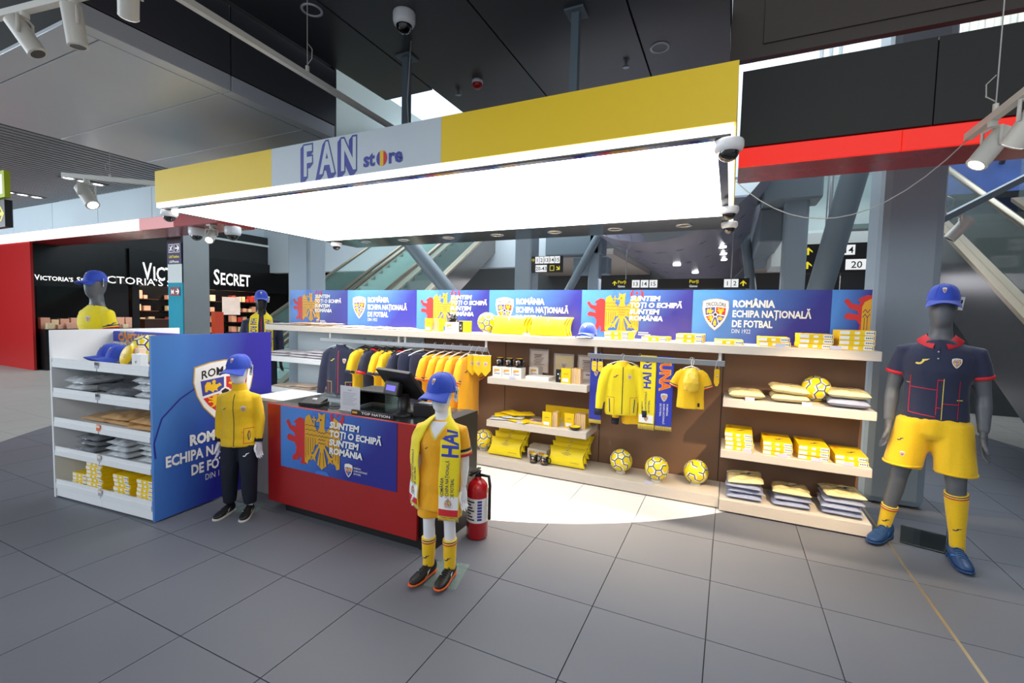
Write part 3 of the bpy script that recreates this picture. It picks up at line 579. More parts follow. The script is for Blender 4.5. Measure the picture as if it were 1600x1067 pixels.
# ---------------------------------------------------------------- shop at the far left
SX = -11.5
shop = root('shopfront', 'black shopfront with white VICTORIA\'S SECRET lettering beyond the red portal', 'shop', (SX, 4.2, 0))
def sb(name, x0, x1, y0, y1, z0, z1, m, p=shop, b=0.): return bx(name, x0-SX, x1-SX, y0-4.2, y1-4.2, z0, z1, m, p, b)
sb('header', SX-.2, SX, 6.1, 14.5, 2.25, 3.3, 'shop_black'); sb('upper_band', SX-.3, SX-.1, 4.25, 14.5, 3.3, 4.3, 'fascia_black'); sb('back_wall', SX-2.6, SX-2.5, 4.2, 14.5, 0, 3.3, 'shop_black'); sb('ceiling_board', SX-2.5, SX-.2, 4.7, 14.5, 3.0, 3.1, 'shop_wood')
sb('side_wall', SX-.35, SX-.1, 4.0, 6.1, 0, 3.3, 'shop_black'); sb('screen', SX-.1, SX-.07, 4.12, 5.35, 1.3, 2.1, 'black_gloss'); sb('counter', SX-.1, SX+.5, 4.05, 6.2, 0, 1.02, 'shop_black'); sb('counter', SX-.9, SX-.3, 6.6, 8.3, 0, 1.25, 'shop_wood')
for y in (6.15, 7.95, 10.2, 12.): sb('pillar', SX-.25, SX, y, y+.18, 0, 2.25, 'shop_black')
for lab, y, z, h, w in (('VICTORIA’S SECRET', 6.42, 2.44, .5, 3.38), ('VICTORIA’S SECRET', 4.1, 2.25, .13, 1.35), ):
    g = G(); v = 0
    for wd, x, ww in (('VICTORIA’S', 0, w*.56), ('SECRET', w*.615, w*.385)):
        g.fit('shop_letter', wd[0], x, 0, ww*(.13 if len(wd) > 7 else .15), h, 1, .012); g.fit('shop_letter', wd[1:], x+ww*(.15 if len(wd) > 7 else .18), 0, ww*(.85 if len(wd) > 7 else .82), h*.8, 1, .014)
    g.plane('lettering', ((.012 if z > 2.3 else -.09), y-4.2, z), (0, 1, 0), (0, 0, 1), shop)
g = G(); g.fit('shop_letter', 'VICTORIA’S SEC', 0, 0, 2.35, .2, 1, .002); g.plane('lettering', (.005, 5.25-4.2, 2.27), (0, 1, 0), (0, 0, 1), shop)  # the sign's reflection in the glass, modelled as a row of glowing letters
rnd = random.Random(3)
for y0, y1, xs in ((6.35, 7.9, SX-2.3), (8.2, 10.1, SX-2.3), (10.5, 12., SX-2.3)):
    for z in (.7, 1.1, 1.5, 1.9):
        sh_ = root('shop_shelf', '%s dim wooden shop shelf of the %s bay behind the black shopfront' % ({.7: 'lowest', 1.1: 'second', 1.5: 'third', 1.9: 'topmost'}[z], {6.35: 'left', 8.2: 'middle', 10.5: 'right'}[y0]), 'shelf', (xs, y0, z), group='far shop shelves'); bx('board', -.2, .25, 0, y1-y0, -.03, 0, 'shop_wood', sh_)
        y = .06
        while y < y1-y0-.22:
            w = rnd.uniform(.1, .2); h = rnd.uniform(.12, .28)
            b = prop(bx('shop_package', xs-.1, xs+.12, y0+y, y0+y+w, z, z+h, rnd.choice(['shop_pink', 'shop_cream', 'shop_red', 'shop_cream', 'shop_pink']), None, .004), 'small boxed product on a far shop shelf', 'box', 'packages in the far shop'); y += w+rnd.uniform(.02, .12)
y = 4.12
while y < 6.0:
    w = rnd.uniform(.14, .2)
    prop(bx('gift_box', SX-.06, SX+.1, y, y+w, 1.02, 1.02+rnd.uniform(.22, .3), rnd.choice(['shop_pink', 'shop_cream', 'shop_pink']), None, .004), 'pastel box in the row on the black shop counter', 'box', 'boxes on the shop counter')
    if rnd.random() < .9: prop(bx('gift_box', SX+.2, SX+.34, y+.03, y+w-.02, 1.02, 1.02+rnd.uniform(.1, .16), rnd.choice(['shop_pink', 'shop_grey', 'shop_cream']), None, .004), 'pastel box in the row on the black shop counter', 'box', 'boxes on the shop counter')
    y += w+.03
prop(bx('shop_screen', SX-1.05, SX-1.0, 9.45, 10.1, 1.4, 2.05, 'lit_screen'), 'small bright screen inside the dark shop', 'screen'); prop(bx('shop_stand', SX-.4, SX-.2, 8.65, 8.95, 0, 1.5, 'lit_orange'), 'orange lit display stand at the shop entrance', 'stand')
for k, (y, z) in enumerate(((6.9, 2.99), (7.4, 2.99), (8.7, 2.99), (9.3, 2.99), (9.9, 2.99))):
    prop(MB().lathe([(.001, 0), (.06, 0), (.07, .01)], (SX-1.2, y, z), 'lamp_warm').build('shop_downlight'), 'tiny warm downlight in the far shop ceiling', 'ceiling light', 'far shop downlights')
struct(bx('wall_shop_upper', SX-.5, SX-.3, 4.6, 14.5, 4.3, 7.4, 'wall_pale')); struct(bx('trim_2', SX-.3, SX-.05, 4.6, 14.5, 3.95, 4.02, 'far_white'))
# ================================================================ STORE FIXTURES
wb = struct(bx('wall_display', -1.5, 5.3, 3.482, 3.56, 0, 1.43, 'brown_wall'))
wl = struct(bx('wall_display_left', -1.5, .75, 3.47, 3.482, .05, 1.43, 'wall_pale'))
for x in (.76, 1.9, 3.03, 4.2): bx('joint', x-.003, x+.003, 3.4795, 3.4825, .1, 1.37, 'ceil_back', wb)
YB = 3.475
def shelf(name, label, x0, x1, z, y0=3.03, t=.07, m='shelf_wood', y1=3.465): 
    return prop(bx(name, x0, x1, y0, y1, z-t, z, m, None, .004), label, 'shelf')
TOPZ = 1.445
shelf('wall_shelf', 'long pale wood top shelf running the whole length of the display wall', -1.62, 5.295, TOPZ, t=.075)
shelf('wall_shelf', 'upper right wooden wall shelf with bagged shirts and a ball, below the top shelf', 4.216, 5.29, .98)
shelf('wall_shelf', 'right wooden wall shelf carrying the stacks of yellow shirt boxes', 4.216, 5.285, .535)
shelf('wall_shelf', 'wooden wall shelf with black mugs and white mug boxes', 1.905, 3.006, .985)
shelf('wall_shelf', 'wooden wall shelf with notebooks, yellow bags and a black bowl', 1.905, 3.015, .522)
shelf('wall_shelf', 'bright left wall shelf with pale folded shirts, beside the navy jacket', -1.61, -.52, 1.01, m='white_paint')
shelf('wall_shelf', 'bright lowest left wall shelf with peach folded packs, above the counter', -1.61, -.25, .575, m='white_paint')
PZ = .112
for x0, x1, y0, lb in ((4.224, 5.298, 2.99, 'raised wooden floor plinth at the right end with bagged shirts'), (-1.5, 4.22, 3.04, 'long low wooden floor plinth with balls and yellow gift pouches')):
    r = root('display_plinth', lb, 'plinth', ((x0+x1)/2, 3.25, 0)); h = (x1-x0)/2
    bx('deck', -h, h, y0-3.25, .215, .012, PZ, 'shelf_wood', r, .004); bx('kick_board', -h+.01, h-.01, y0+.03-3.25, .2, 0, .012, 'black_matt', r)
# graphic boards standing on the top shelf
XB = [-1.62, -.5, .655, 1.69, 2.803, 3.906, 5.02, 5.3]
def board(i, x0, x1, kind, label):
    r = root('graphic_panel', label, 'poster', (x0, 3.44, TOPZ), group='blue graphic panels on the top shelf'); w = x1-x0; h = .493
    me = bx('board', .001, w-.001, 0, .012, 0, h, 'panel_blue', r); g = G()
    if kind == 'e':
        q = G(); q.put(EAGLE, .375*1.14, .26, .43); 
        g.put(q)
        slogan(g, .455*1.12, .385, .445*1.12)
        g.put(CREST_S, .56, .055, .045, dl=5); g.rect('white_print', .6, .06, .7, .07, 2); g.rect('white_print', .6, .04, .72, .05, 2)
    elif kind == 'c':
        g.put(CREST, .2*w/1.1, .265, .215); team(g, .345*w/1.1, .335, .615*w/1.1)
    else: g.poly('red_print', [(.20+x*.30, .26+y*.38) for x, y in LION], 2); g.poly('gold_print', [(.215, .07), (.215, .35), (.23, .39), (.278, .42), (.278, .13)], 3); g.line('gold_line', [(.235, .1), (.235, .26)], .004, 4); g.line('gold_line', [(.255, .12), (.255, .26)], .004, 4); g.line('gold_line', [(.222, .3), (.238, .33), (.254, .3), (.27, .33)], .005, 4); g.line('gold_line', [(.222, .26), (.238, .29), (.254, .26), (.27, .29)], .005, 4)
    g.clip(.001, .002, w-.001, h-.002).plane('print', (0, -.001, 0), (1, 0, 0), (0, 0, 1), r)
lbs = ['leftmost blue panel with golden eagle and slogan, beside the left column', 'blue crest panel second from the left on the top shelf', 'blue eagle panel above the hanging jerseys, third from the left', 'blue crest panel behind the yellow pouches, fourth from the left', 'blue eagle panel above the yellow hanging jacket, fifth from the left', 'rightmost blue crest panel reading România, behind the yellow boxes', 'narrow blue panel with half a red lion at the right end']
for i, k in enumerate('ececec.'): board(i, XB[i], XB[i+1], k, lbs[i])
# hanging rails
def rail(label, x0, x1, z, y, hx):
    r = root('clothes_rail', label, 'rail', ((x0+x1)/2, y, z)); h = (x1-x0)/2; c = (x0+x1)/2
    bx('bar', -h, h, -.010, .010, -.05, .0, 'steel', r, .003)
    for x in hx: bx('bracket', x-c-.012, x-c+.012, -.008, .3, .0, .0+TOPZ-.075-z, 'white_paint', r) if False else MB().box(x-c-.012, x-c+.012, -.006, .006, 0, TOPZ-.075-z, 'white_paint').build('bracket', r)
    return r
RZ1, RZ2, RY = 1.298, 1.300, 3.10
rail('steel clothes rail with navy and yellow garments under the top shelf', -.632, 1.862, RZ1, RY, (-.46, .656, .751, 1.845))
rail('short steel clothes rail with yellow jacket and scarves', 2.988, 4.216, RZ2, RY, (3.064, 4.173))

# ---------------------------------------------------------------- island shelf unit on the left
GA = radians(5); GO = (.312, .638, 0)
gd = root('shelf_unit', 'white island shelf unit with blue crest end panel at the left of the shop', 'shelf unit', GO, GA)
GW, GD, GH = 1.275, 1.07, 1.437
bx('left_side', -GW, -GW+.022, 0, GD, .0, GH, 'white_paint', gd, .002); bx('back_panel', -GW+.022, -.001, .46, .49, .0, 1.40, 'white_paint', gd)
bx('back_cap', -GW+.022, -.001, .455, .495, 1.40, 1.41, 'white_gloss', gd)
bx('inner_side', -.018, -.001, .03, .46, .0, GH-.01, 'white_paint', gd, .002)
GZ = [1.172, .917, .664, .414, .128]
for k, z in enumerate(GZ):
    b = bx('shelf_board', -GW+.023, -.02, .03, .459, z-.02 if k < 4 else z-.02, z, 'white_paint', gd)
    for x0, x1 in ((-GW+.03, -GW/2-.012), (-GW/2+.002, -.022)):
        MB().box(x0, x1, .004, .016, z-.002, z+.033, 'white_gloss').build('front_lip', b); MB().box(x0, x1, .0, .03, z-.045, z-.0025, 'white_paint').build('price_rail', b)
    MB().box(-GW/2-.03, -GW/2+.02, -.002, .002, z-.02, z+.03, 'orange_print' if k == 2 else 'grey_print').box(-GW/2-.027, -GW/2+.017, -.003, .0, z+.005, z+.026, 'black_print' if k in (0, 1) else 'paper_pink').build('price_card', b)
for x0, x1 in ((-GW+.022, -GW/2-.001), (-GW/2+.001, -.02)): bx('kick_board', x0, x1, .008, .03, .012, .104, 'white_gloss', gd, .002)
bd = bx('end_panel', .0, .024, -.004, GD, .012, GH, 'board_blue', gd)
g = G(); g.line('panel_deep', [(.0, .62), (.06, .8), (.2, .93), (.42, 1.05)], .012, 1); g.line('panel_deep', [(.0, .62), (.01, .5)], .012, 1)
g.put(CREST_R, .585, .94, .52, .40); team(g, .08, .535, .84, 'c')
g.plane('print', (.0242, 0, 0), (0, 1, 0), (0, 0, 1), gd)
prop(bx('side_cabinet', .40, .80, 1.42, 1.80, 0, .845, 'stone_grey', None, .004), 'grey stone-look side cabinet between blue end panel and red counter', 'cabinet')
prop(bx('cabinet_top', .38, .805, 1.40, 1.82, .846, .875, 'white_gloss', None, .004), 'white slab lying on the grey side cabinet', 'worktop')

# ---------------------------------------------------------------- red sales counter
ct = root('sales_counter', 'red sales counter with blue eagle graphic and dark glass top', 'counter', (1.58, 1.25, 0))
def kb(name, x0, x1, y0, y1, z0, z1, m, p=ct, b=0.): return bx(name, x0-1.58, x1-1.58, y0-1.25, y1-1.25, z0, z1, m, p, b)
kb('front_panel', .822, 2.335, 1.23, 1.255, .072, .885, 'counter_red', b=.002); kb('plinth', .98, 2.36, 1.27, 1.86, 0, .09, 'black_matt')
kb('body', .83, 2.335, 1.2551, 1.88, .09, .845, 'black_matt'); kb('side_panel', 2.336, 2.44, 1.26, 1.88, .0, .885, 'black_matt'); kb('glass_top', .828, 2.335, 1.258, 1.885, .868, .882, 'glass_dark', b=.002); kb('shelf_board', .832, 2.333, 1.262, 1.87, .8455, .853, 'white_paint')
gp = kb('graphic', .982, 2.162, 1.226, 1.23, .387, .88, 'panel_blue'); g = G()
g.put(EAGLE, .46, .27, .46); slogan(g, .545, .385, .50); g.put(CREST_S, .735, .085, .075, dl=2)
for k, (t, w) in enumerate((('ROMÂNIA', .07), ('ECHIPA NAȚIONALĂ', .13), ('DE FOTBAL', .07))): g.fit('white_print', t, .785, .105-.022*k, w, .013, 2, .01)
g.clip(.001, .001, 1.179, .492).plane('print', (.982-1.58, 1.225-1.25, .387), (1, 0, 0), (0, 0, 1), ct)
# on the counter
pt = root('card_terminal', 'black card payment terminal lying on the counter', 'terminal', (1.20, 1.36, .884), .2)
bx('body', -.1, .1, -.06, .07, .0, .03, 'black_plastic', pt, .006); MB().prism([(-.09, -.05, .03), (-.09, .06, .03), (-.09, .06, .055)], (.18, 0, 0), 'black_plastic').build('screen_housing', pt); bx('label', -.01, .02, .0, .025, .0425, .055, 'tag_white', pt)
MB().tube([(.1, .02, .008), (.2, -.03, .008), (.32, .05, .008), (.38, -.02, .008)], .004, 'black_plastic', 6).build('cable', pt)
nh = root('notice_stand', 'clear acrylic stand with a printed notice on the counter', 'sign stand', (1.615, 1.335, .884), -.05)
bx('stand', -.115, .115, -.004, .05, 0, .006, 'clear_acrylic', nh); bx('sheet', -.105, .105, .002, .004, .006, .195, 'paper', nh); g = G(); g.rect('grey_print', .085, .155, .125, .163)
for k in range(8): g.rect('grey_print', .03, .135-.013*k, .18-.02*(k % 3), .139-.013*k)
g.plane('print', (-.105, .0015, .006), (1, 0, 0), (0, 0, 1), nh)
dr = root('display_case', 'low black open case behind the notice on the counter', 'case', (1.66, 1.62, .884)); bx('top', -.17, .17, -.12, .12, .13, .14, 'black_gloss', dr); bx('side', -.17, -.16, -.12, .12, 0, .13, 'black_matt', dr); bx('side', .16, .17, -.12, .12, 0, .13, 'glass_teal', dr); bx('back', -.16, .16, .1, .12, 0, .13, 'black_matt', dr)
ps = root('cash_register', 'black touchscreen cash register with purple customer display', 'cash register', (2.03, 1.47, .884), 2.9)
MB().lathe([(.1, 0), (.1, .015), (.05, .03), (.045, .14), (.055, .16)], (0, 0, 0), 'black_plastic').build('stand', ps); MB().cyl((0, 0, .159), (0, 0, .162), .055, 'black_plastic').build('stand_cap', ps)
t = bx('touchscreen', -.2, .2, -.015, .015, -.02, .26, 'black_plastic', ps, .006); t.location = (0, -.05, .14); t.rotation_euler = (radians(-38), 0, 0); bx('screen_glass', -.18, .18, -.018, -.0151, .0, .24, 'black_gloss', t)
d_ = bx('customer_display', -.085, .085, -.025, .025, 0, .11, 'black_plastic', ps, .01); d_.location = (.03, .09, .15); d_.rotation_euler = (radians(14), 0, 0); bx('display_glass', -.055, .055, .0251, .027, .035, .075, 'screen_purple', d_)
kbx = root('keyboard_box', 'small black receipt printer beside the cash register', 'printer', (2.21, 1.50, .884), .2); bx('body', -.08, .07, -.06, .07, 0, .1, 'black_plastic', kbx, .01); bx('paper_slot', -.05, .05, -.02, .0, .1, .104, 'paper', kbx)
sp_ = root('name_strip', 'white lettered strip along the counter edge below the cash register', 'sign strip', (1.88, 1.285, .884)); bx('holder', -.2, .2, 0, .02, 0, .03, 'black_plastic', sp_); g = G(); g.fit('white_print', 'TOP NATION', .09, .006, .27, .018, 1, .02); g.rect('gold_print', 0, .006, .05, .022); g.plane('lettering', (-.19, -.0003, 0), (1, 0, 0), (0, 0, 1), sp_)
# fire extinguisher behind the yellow-clad child mannequin
fe = root('fire_extinguisher', 'red fire extinguisher on the floor behind the child mannequin with scarf', 'fire extinguisher', (2.60, 1.62, 0))
MB().lathe([(.001, 0), (.07, 0), (.078, .01), (.078, .36), (.07, .40), (.045, .43), (.025, .44), (.025, .46)], (0, 0, 0), 'ext_red').build('cylinder', fe)
MB().lathe([(.0785, .13), (.0785, .31)], (0, 0, 0), 'tag_white').build('label', fe); 
g = G()
for k in range(7): g.rect('black_print', .0, .15+.022*k, .06-.012*(k % 3), .16+.022*k); g.rect('blue_print', .08, .15+.022*k, .11, .166+.022*k)
g.wrap('print', lambda x, y: (V((.0788*cos(-2.2+x*14), .0788*sin(-2.2+x*14), y)), V((cos(-2.2+x*14), sin(-2.2+x*14), 0))), fe, cut=.02)
MB().cyl((0, 0, .455), (0, 0, .49), .02, 'black_plastic').build('valve', fe); MB().box(-.015, .015, -.11, .02, .49, .5, 'black_plastic').box(-.012, .012, -.10, .02, .51, .518, 'black_plastic').build('handle', fe)
MB().tube([(.02, 0, .47), (.09, 0, .47), (.1, 0, .4), (.1, .0, .15)], .012, 'black_plastic').build('hose', fe)
# ================================================================ MERCHANDISE
ORD = ['topmost', 'second-from-top', 'third-from-top', 'fourth-from-top', 'fifth-from-top', 'sixth-from-top', 'seventh-from-top', 'eighth-from-top', 'lowest', 'bottom']
def nth(k, n): return 'only box' if n == 1 else ('topmost' if k == n-1 else 'lowest' if k == 0 else ORD[n-1-k])
# ---- yellow shirt boxes
def box_proto(w, d, h):
    me = MB().box(-w/2, w/2, -d/2, d/2, 0, h, 'box_yellow').mesh('shirt_box')
    g = G(); g.rect('white_print', -w*.49, h*.18, -w*.22, h*.84); g.rect('white_print', -w*.08, h*.25, w*.06, h*.75); g.rect('white_print', w*.2, h*.12, w*.48, h*.9)
    for k in range(4): g.rect('black_print', w*(.24+.05*k), h*.4, w*(.27+.05*k), h*.65, 2)
    g.rect('black_print', w*.445, h*.2, w*.465, h*.82, 2)
    mb = MB()
    for m, l, vs, fs in g.p: mb.add([V((x, -d/2-.0006*l, y)) for x, y in vs], fs, m)
    lab = mb.mesh('label_print')
    g = G(); g.poly('navy_print', [(x*w*.34+.02, y*d*.3-d*.12) for x, y in SWOOSH]); 
    for k in range(4): g.rect('orange_print', -w*.4, d*(.1+.08*k), -w*.25-w*.03*(k % 2), d*(.14+.08*k))
    mb = MB()
    for m, l, vs, fs in g.p: mb.add([V((x, y, h+.0006*l)) for x, y in vs], fs, m)
    return me, lab, mb.mesh('lid_print'), (w, d, h)
BX = {}
def stack(kind, x, y, z, n, where, group, rz=0., dims=(.23, .30, .0385)):
    if kind not in BX: BX[kind] = box_proto(*dims)
    me, lab, lid, (w, d, h) = BX[kind]
    for k in range(n):
        o = prop(link('shirt_box', me, None, .002, 1), '%s yellow shirt box %s' % (nth(k, n), where), 'box', group)
        o.location = (x+random.uniform(-.004, .004), y+random.uniform(-.005, .004), z+k*(h+.0004)); o.rotation_euler = (0, 0, rz+random.uniform(-.02, .02))
        link('label_print', lab, o)
        if k == n-1: link('lid_print', lid, o)
TG = 'yellow boxes on the top shelf'
for x, n, wh in ((3.27, 2, 'beside the blue cap on the top shelf'), (3.62, 1, 'lying alone above the hanging scarves on the top shelf'), (3.92, 2, 'in the two-high stack left of the crest panel, top shelf'), (4.235, 1, 'lying alone below the crest, top shelf'), (4.58, 2, 'in the two-high stack below the România lettering, top shelf'), (4.87, 3, 'in the three-high stack on the top shelf'), (5.14, 4, 'in the four-high stack ending the top shelf')):
    stack('top', x, 3.215, TOPZ, n, wh, TG)
for x, n, wh in ((4.355, 4, 'in the leftmost stack, right wall shelf'), (4.645, 3, 'in the second stack on the right wall shelf'), (4.90, 3, 'in the third stack on the right wall shelf'), (5.16, 2, 'in the two-high stack at the end of the right wall shelf')):
    stack('mid', x, 3.225, .535, n, wh, 'yellow boxes on the right wall shelf', 0, (.215, .33, .038))
def gpt(x, y): return (GO[0]+x*cos(GA)-y*sin(GA), GO[1]+x*sin(GA)+y*cos(GA))
for x, y, n, wh in ((-1.0, .20, 3, 'in the low left stack, island unit base'), (-.75, .17, 7, 'in the tall stack, island unit base'), (-.44, .19, 5, 'in the five-high stack, island unit base'), (-.15, .19, 5, 'in the stack by the blue panel, island unit base')):
    p = gpt(x, y); stack('gon', p[0], p[1], .1285, n, wh, 'yellow boxes at the bottom of the island unit', GA, (.20, .30, .033))
# ---- bagged folded garments
def bag_proto(name, w, d, h, mt, seed, logo=True, wr=.006):
    mb = MB(); N = 18; M = 22; vs = []; 
    for s in (1, -1):
        for j in range(M+1):
            for i in range(N+1):
                u = i/N*2-1; v = j/M*2-1; e = (max(0, 1-abs(u)**5)*max(0, 1-abs(v)**5))**.5
                r = noise.noise(V((u*2.3+seed, v*2.3, s*3.)))*wr*1.4+noise.noise(V((u*6+seed, v*6, s*5.)))*wr*.7
                z = (h*.55+s*h*.45*e) + r*(1 if s > 0 else .2)*e
                vs.append((u*w/2*(1+.02*sin(v*5+seed)), v*d/2, max(0.001, z)))
    n = (N+1)*(M+1); fs = []
    for s in (0, 1):
        for j in range(M):
            for i in range(N):
                a = s*n+j*(N+1)+i; f = (a, a+1, a+N+2, a+N+1); fs.append(f if s == 0 else f[::-1])
    mb.add(vs, fs, mt, True)
    me = mb.mesh(name); lg = None
    if logo:
        tr = BVHTree.FromPolygons([v.co for v in me.vertices], [tuple(p.vertices) for p in me.polygons]); g = G(); g.poly('navy_print', [(x*w*.5+w*.1, y*d*.34+d*.12) for x, y in SWOOSH])
        g.text('navy_print', '•••• •••', -w*.34, d*.3, .035, 1)
        o = g.drape('logo_print', tr, (0, 0, .3), (1, 0, 0), (0, 1, 0), (0, 0, -1), None, cut=.03); lg = o.data; bpy.data.objects.remove(o)
    return me, lg
BG = {}
def pile(kind, mt, x, y, z, n, where, group, noun, rz=0., dims=(.27, .34, .04), last=None, tilt=(0, 0), logo=True, edge=None, jit=.012, wr=.006):
    for k in range(n):
        m = edge if (edge and k < n-1) else mt
        v = k % 2; key = (kind, m, v)
        if key not in BG: BG[key] = bag_proto('shirt_bag', dims[0], dims[1], dims[2], m, 3.1*len(BG)+1, logo and m == mt, wr)
        me, lg = BG[key]
        o = prop(link('shirt_bag', me), '%s %s %s' % (('only' if n == 1 else nth(k, n)), noun, where), 'bagged shirt', group)
        o.location = (x+random.uniform(-jit, jit), y+random.uniform(-jit, jit), z+k*dims[2]*.93); o.rotation_euler = (tilt[0] if k == n-1 else 0, tilt[1] if k == n-1 else 0, rz+random.uniform(-.06, .06))
        if lg and k == n-1: link('logo_print', lg, o)
pile('r2', 'bag_clear', 4.40, 3.22, .98, 1, 'at the left of the upper right wall shelf', 'bagged shirts on the upper right wall shelf', 'clear-bagged yellow shirt', 0, (.28, .33, .072))
pile('r2', 'bag_clear', 4.72, 3.22, .98, 2, 'in the pile beside the ball, upper right wall shelf', 'bagged shirts on the upper right wall shelf', 'clear-bagged yellow shirt', .05, (.28, .33, .072), tilt=(.0, .08))
pile('r2', 'bag_clear', 5.12, 3.22, .98, 2, 'in the right pile of the upper right wall shelf', 'bagged shirts on the upper right wall shelf', 'clear-bagged yellow shirt', -.05, (.28, .33, .072), edge='bag_edge')
for x, n, wh, tl in ((4.415, 4, 'in the left pile on the right plinth', (.0, -.08)), (4.765, 3, 'in the middle pile on the right plinth', (-.05, 0)), (5.125, 4, 'in the right pile on the right plinth', (-.04, 0))):
    pile('pl', 'bag_clear', x, 3.21, PZ, n, wh, 'bagged shirts on the right plinth', 'clear-bagged yellow shirt', 0, (.275, .33, .047), edge='bag_edge', wr=.010, tilt=tl)
for x, n, mt, wh in ((-1.02, 2, 'bag_silver', 'left on the second shelf'), (-.9, 1, 'bag_grey', 'behind the left pile on the second shelf'), (-.50, 1, 'bag_grey', 'in the middle of the second shelf'), (-.15, 3, 'bag_silver', 'by the blue panel on the second shelf')):
    p = gpt(x, .2 if mt != 'bag_grey' or x > -.6 else .28); pile('g2'+mt, mt, p[0], p[1], .9175, n, wh+' of the island', 'grey bags on the second shelf of the island unit', 'grey-bagged garment', GA, (.27, .32, .065), logo=False, wr=.016)
for x, y, n, wh in ((-.93, .27, 1, 'at the left of the third shelf'), (-.6, .26, 2, 'in the middle of the third shelf'), (-.24, .24, 2, 'at the right of the third shelf')):
    p = gpt(x, y); pile('g3', 'bag_tan', p[0], p[1], .6645, n, wh+' of the island', 'tan bags on the third shelf of the island unit', 'tan-bagged garment', GA, (.34, .34, .045), logo=False, wr=.011)
for x, n, mt, wh in ((-.93, 3, 'bag_grey', 'in the left pile on the fourth shelf'), (-.52, 3, 'bag_silver', 'in the middle pile on the fourth shelf'), (-.13, 4, 'bag_silver', 'in the blue panel pile on the fourth shelf')):
    p = gpt(x, .22); pile('g4'+mt, mt, p[0], p[1], .4145, n, wh+' of the island', 'grey bags on the fourth shelf of the island unit', 'grey-bagged garment', GA, (.27, .33, .05), logo=False, wr=.014)
for x, n, wh in ((-1.42, 2, 'left'), (-1.06, 2, 'middle'), (-.74, 3, 'right')): pile('l2', 'bag_white', x, 3.24, 1.01, n, 'in the %s pile on the bright left wall shelf' % wh.rstrip(','), 'folded shirts on the left wall shelf', 'lilac folded shirt', 0, (.30, .34, .036), logo=False)
for x, n, wh in ((-1.4, 1, 'left'), (-1.0, 2, 'middle'), (-.6, 2, 'right')): pile('l3', 'bag_pink', x, 3.26, .575, n, 'in the %s pile on the lowest left wall shelf' % wh, 'peach packs on the lowest left shelf', 'peach folded pack', 0, (.32, .34, .024), logo=False)
for x, n, m, wh in ((-1.40, 1, 'bag_white', 'at the left end of the top shelf'), (-1.02, 2, 'bag_pink', 'below the leftmost eagle panel, top shelf'), (-.62, 2, 'bag_pink', 'left of the second crest panel, top shelf'), (-.22, 1, 'bag_white', 'below the second crest panel, top shelf'), (.2, 1, 'bag_white', 'right of the second crest panel, top shelf'), (.58, 1, 'bag_white', 'left of the yellow notebooks, top shelf')):
    pile('tp'+m, m, x, 3.22, TOPZ, n, wh, 'thin flat packs on the top shelf', 'thin pale folded pack', 0, (.33, .32, .02), logo=False)
# ---- footballs
def ball_mesh():
    t = (1+sqrt(5))/2; ico = [V(p).normalized() for p in [(-1, t, 0), (1, t, 0), (-1, -t, 0), (1, -t, 0), (0, -1, t), (0, 1, t), (0, -1, -t), (0, 1, -t), (t, 0, -1), (t, 0, 1), (-t, 0, -1), (-t, 0, 1)]]
    ed = [(i, j) for i in range(12) for j in range(i+1, 12) if (ico[i]-ico[j]).length < 1.1]
    cor = {}; 
    for i, j in ed: cor[(i, j)] = ico[i]*2/3+ico[j]/3; cor[(j, i)] = ico[j]*2/3+ico[i]/3
    segs = [(cor[(i, j)], cor[(j, i)]) for i, j in ed]
    for i in range(12):
        nb = [j for j in range(12) if (i, j) in cor]
        for a in range(5):
            for b in range(a+1, 5):
                if (ico[nb[a]]-ico[nb[b]]).length < 1.1: segs.append((cor[(i, nb[a])], cor[(i, nb[b])]))
    mb = MB(); R_ = .11
    prof = [(R_*sin(pi*k/24), -R_*cos(pi*k/24)) for k in range(25)]; mb.lathe(prof, (0, 0, 0), 'ball_yellow', 32)
    body = mb.mesh('ball'); q = MB(); rd = random.Random(5)
    for k, (a, b) in enumerate(segs):
        if rd.random() < .22: continue
        for m, off, wd, r in (('white_print', .010, .012, 1.004), ('navy_print', 0., .0085, 1.007)):
            pts = [(a+(b-a)*t/4).normalized() for t in range(5)]; sd = pts[0].cross(pts[-1]).normalized(); vs = []
            for p in pts:
                for w in (-wd/2+off, wd/2+off): vs.append((p*R_+sd*w).normalized()*R_*r)
            q.add(vs, [(2*i, 2*i+1, 2*i+3, 2*i+2) for i in range(4)], m, True)
    return body, q.mesh('seam_print')
BALL, SEAM = ball_mesh(); SEAM_B = None
stand_me = MB().lathe([(.045, 0), (.045, .022), (.038, .022), (.038, 0)], (0, 0, 0), 'white_gloss').mesh('ring_stand')
crest_ball = None
def ball(x, y, z, label, rot, stand=True, s=1., group='yellow footballs'):
    h = .012 if stand else 0
    if stand:
        o = prop(link('ring_stand', stand_me), 'white ring stand under the '+label.replace('yellow football', 'football').split(',')[0], 'stand', 'ring stands'); o.location = (x, y, z)
    o = prop(link('football', BALL), label, 'ball', group); z0 = z+(.0165+sqrt(.11**2-.045**2)*1.0+.006 if stand else .11)*s
    o.location = (x, y, z0); o.rotation_euler = rot; o.scale = (s, s, s); link('seam_print', SEAM, o)
    g = G(); g.put(CREST_S, 0, 0, .026)
    return o
ball(3.32, 3.25, PZ, 'yellow football left of the three on the long plinth, under the yellow jacket', (.3, .2, 0)); ball(3.672, 3.18, PZ, 'yellow football in the middle of the three on the long plinth', (1.2, .5, .4)); ball(4.015, 3.26, PZ, 'yellow football nearest the right plinth, under the child jersey', (.2, 1.3, .9))
ball(1.755, 3.26, PZ, 'yellow football beside the left gift pouches on the long plinth', (2.1, .3, .2)); ball(1.40, 3.30, PZ, 'yellow football half hidden behind the mannequin with scarf', (.4, .8, 2.2))
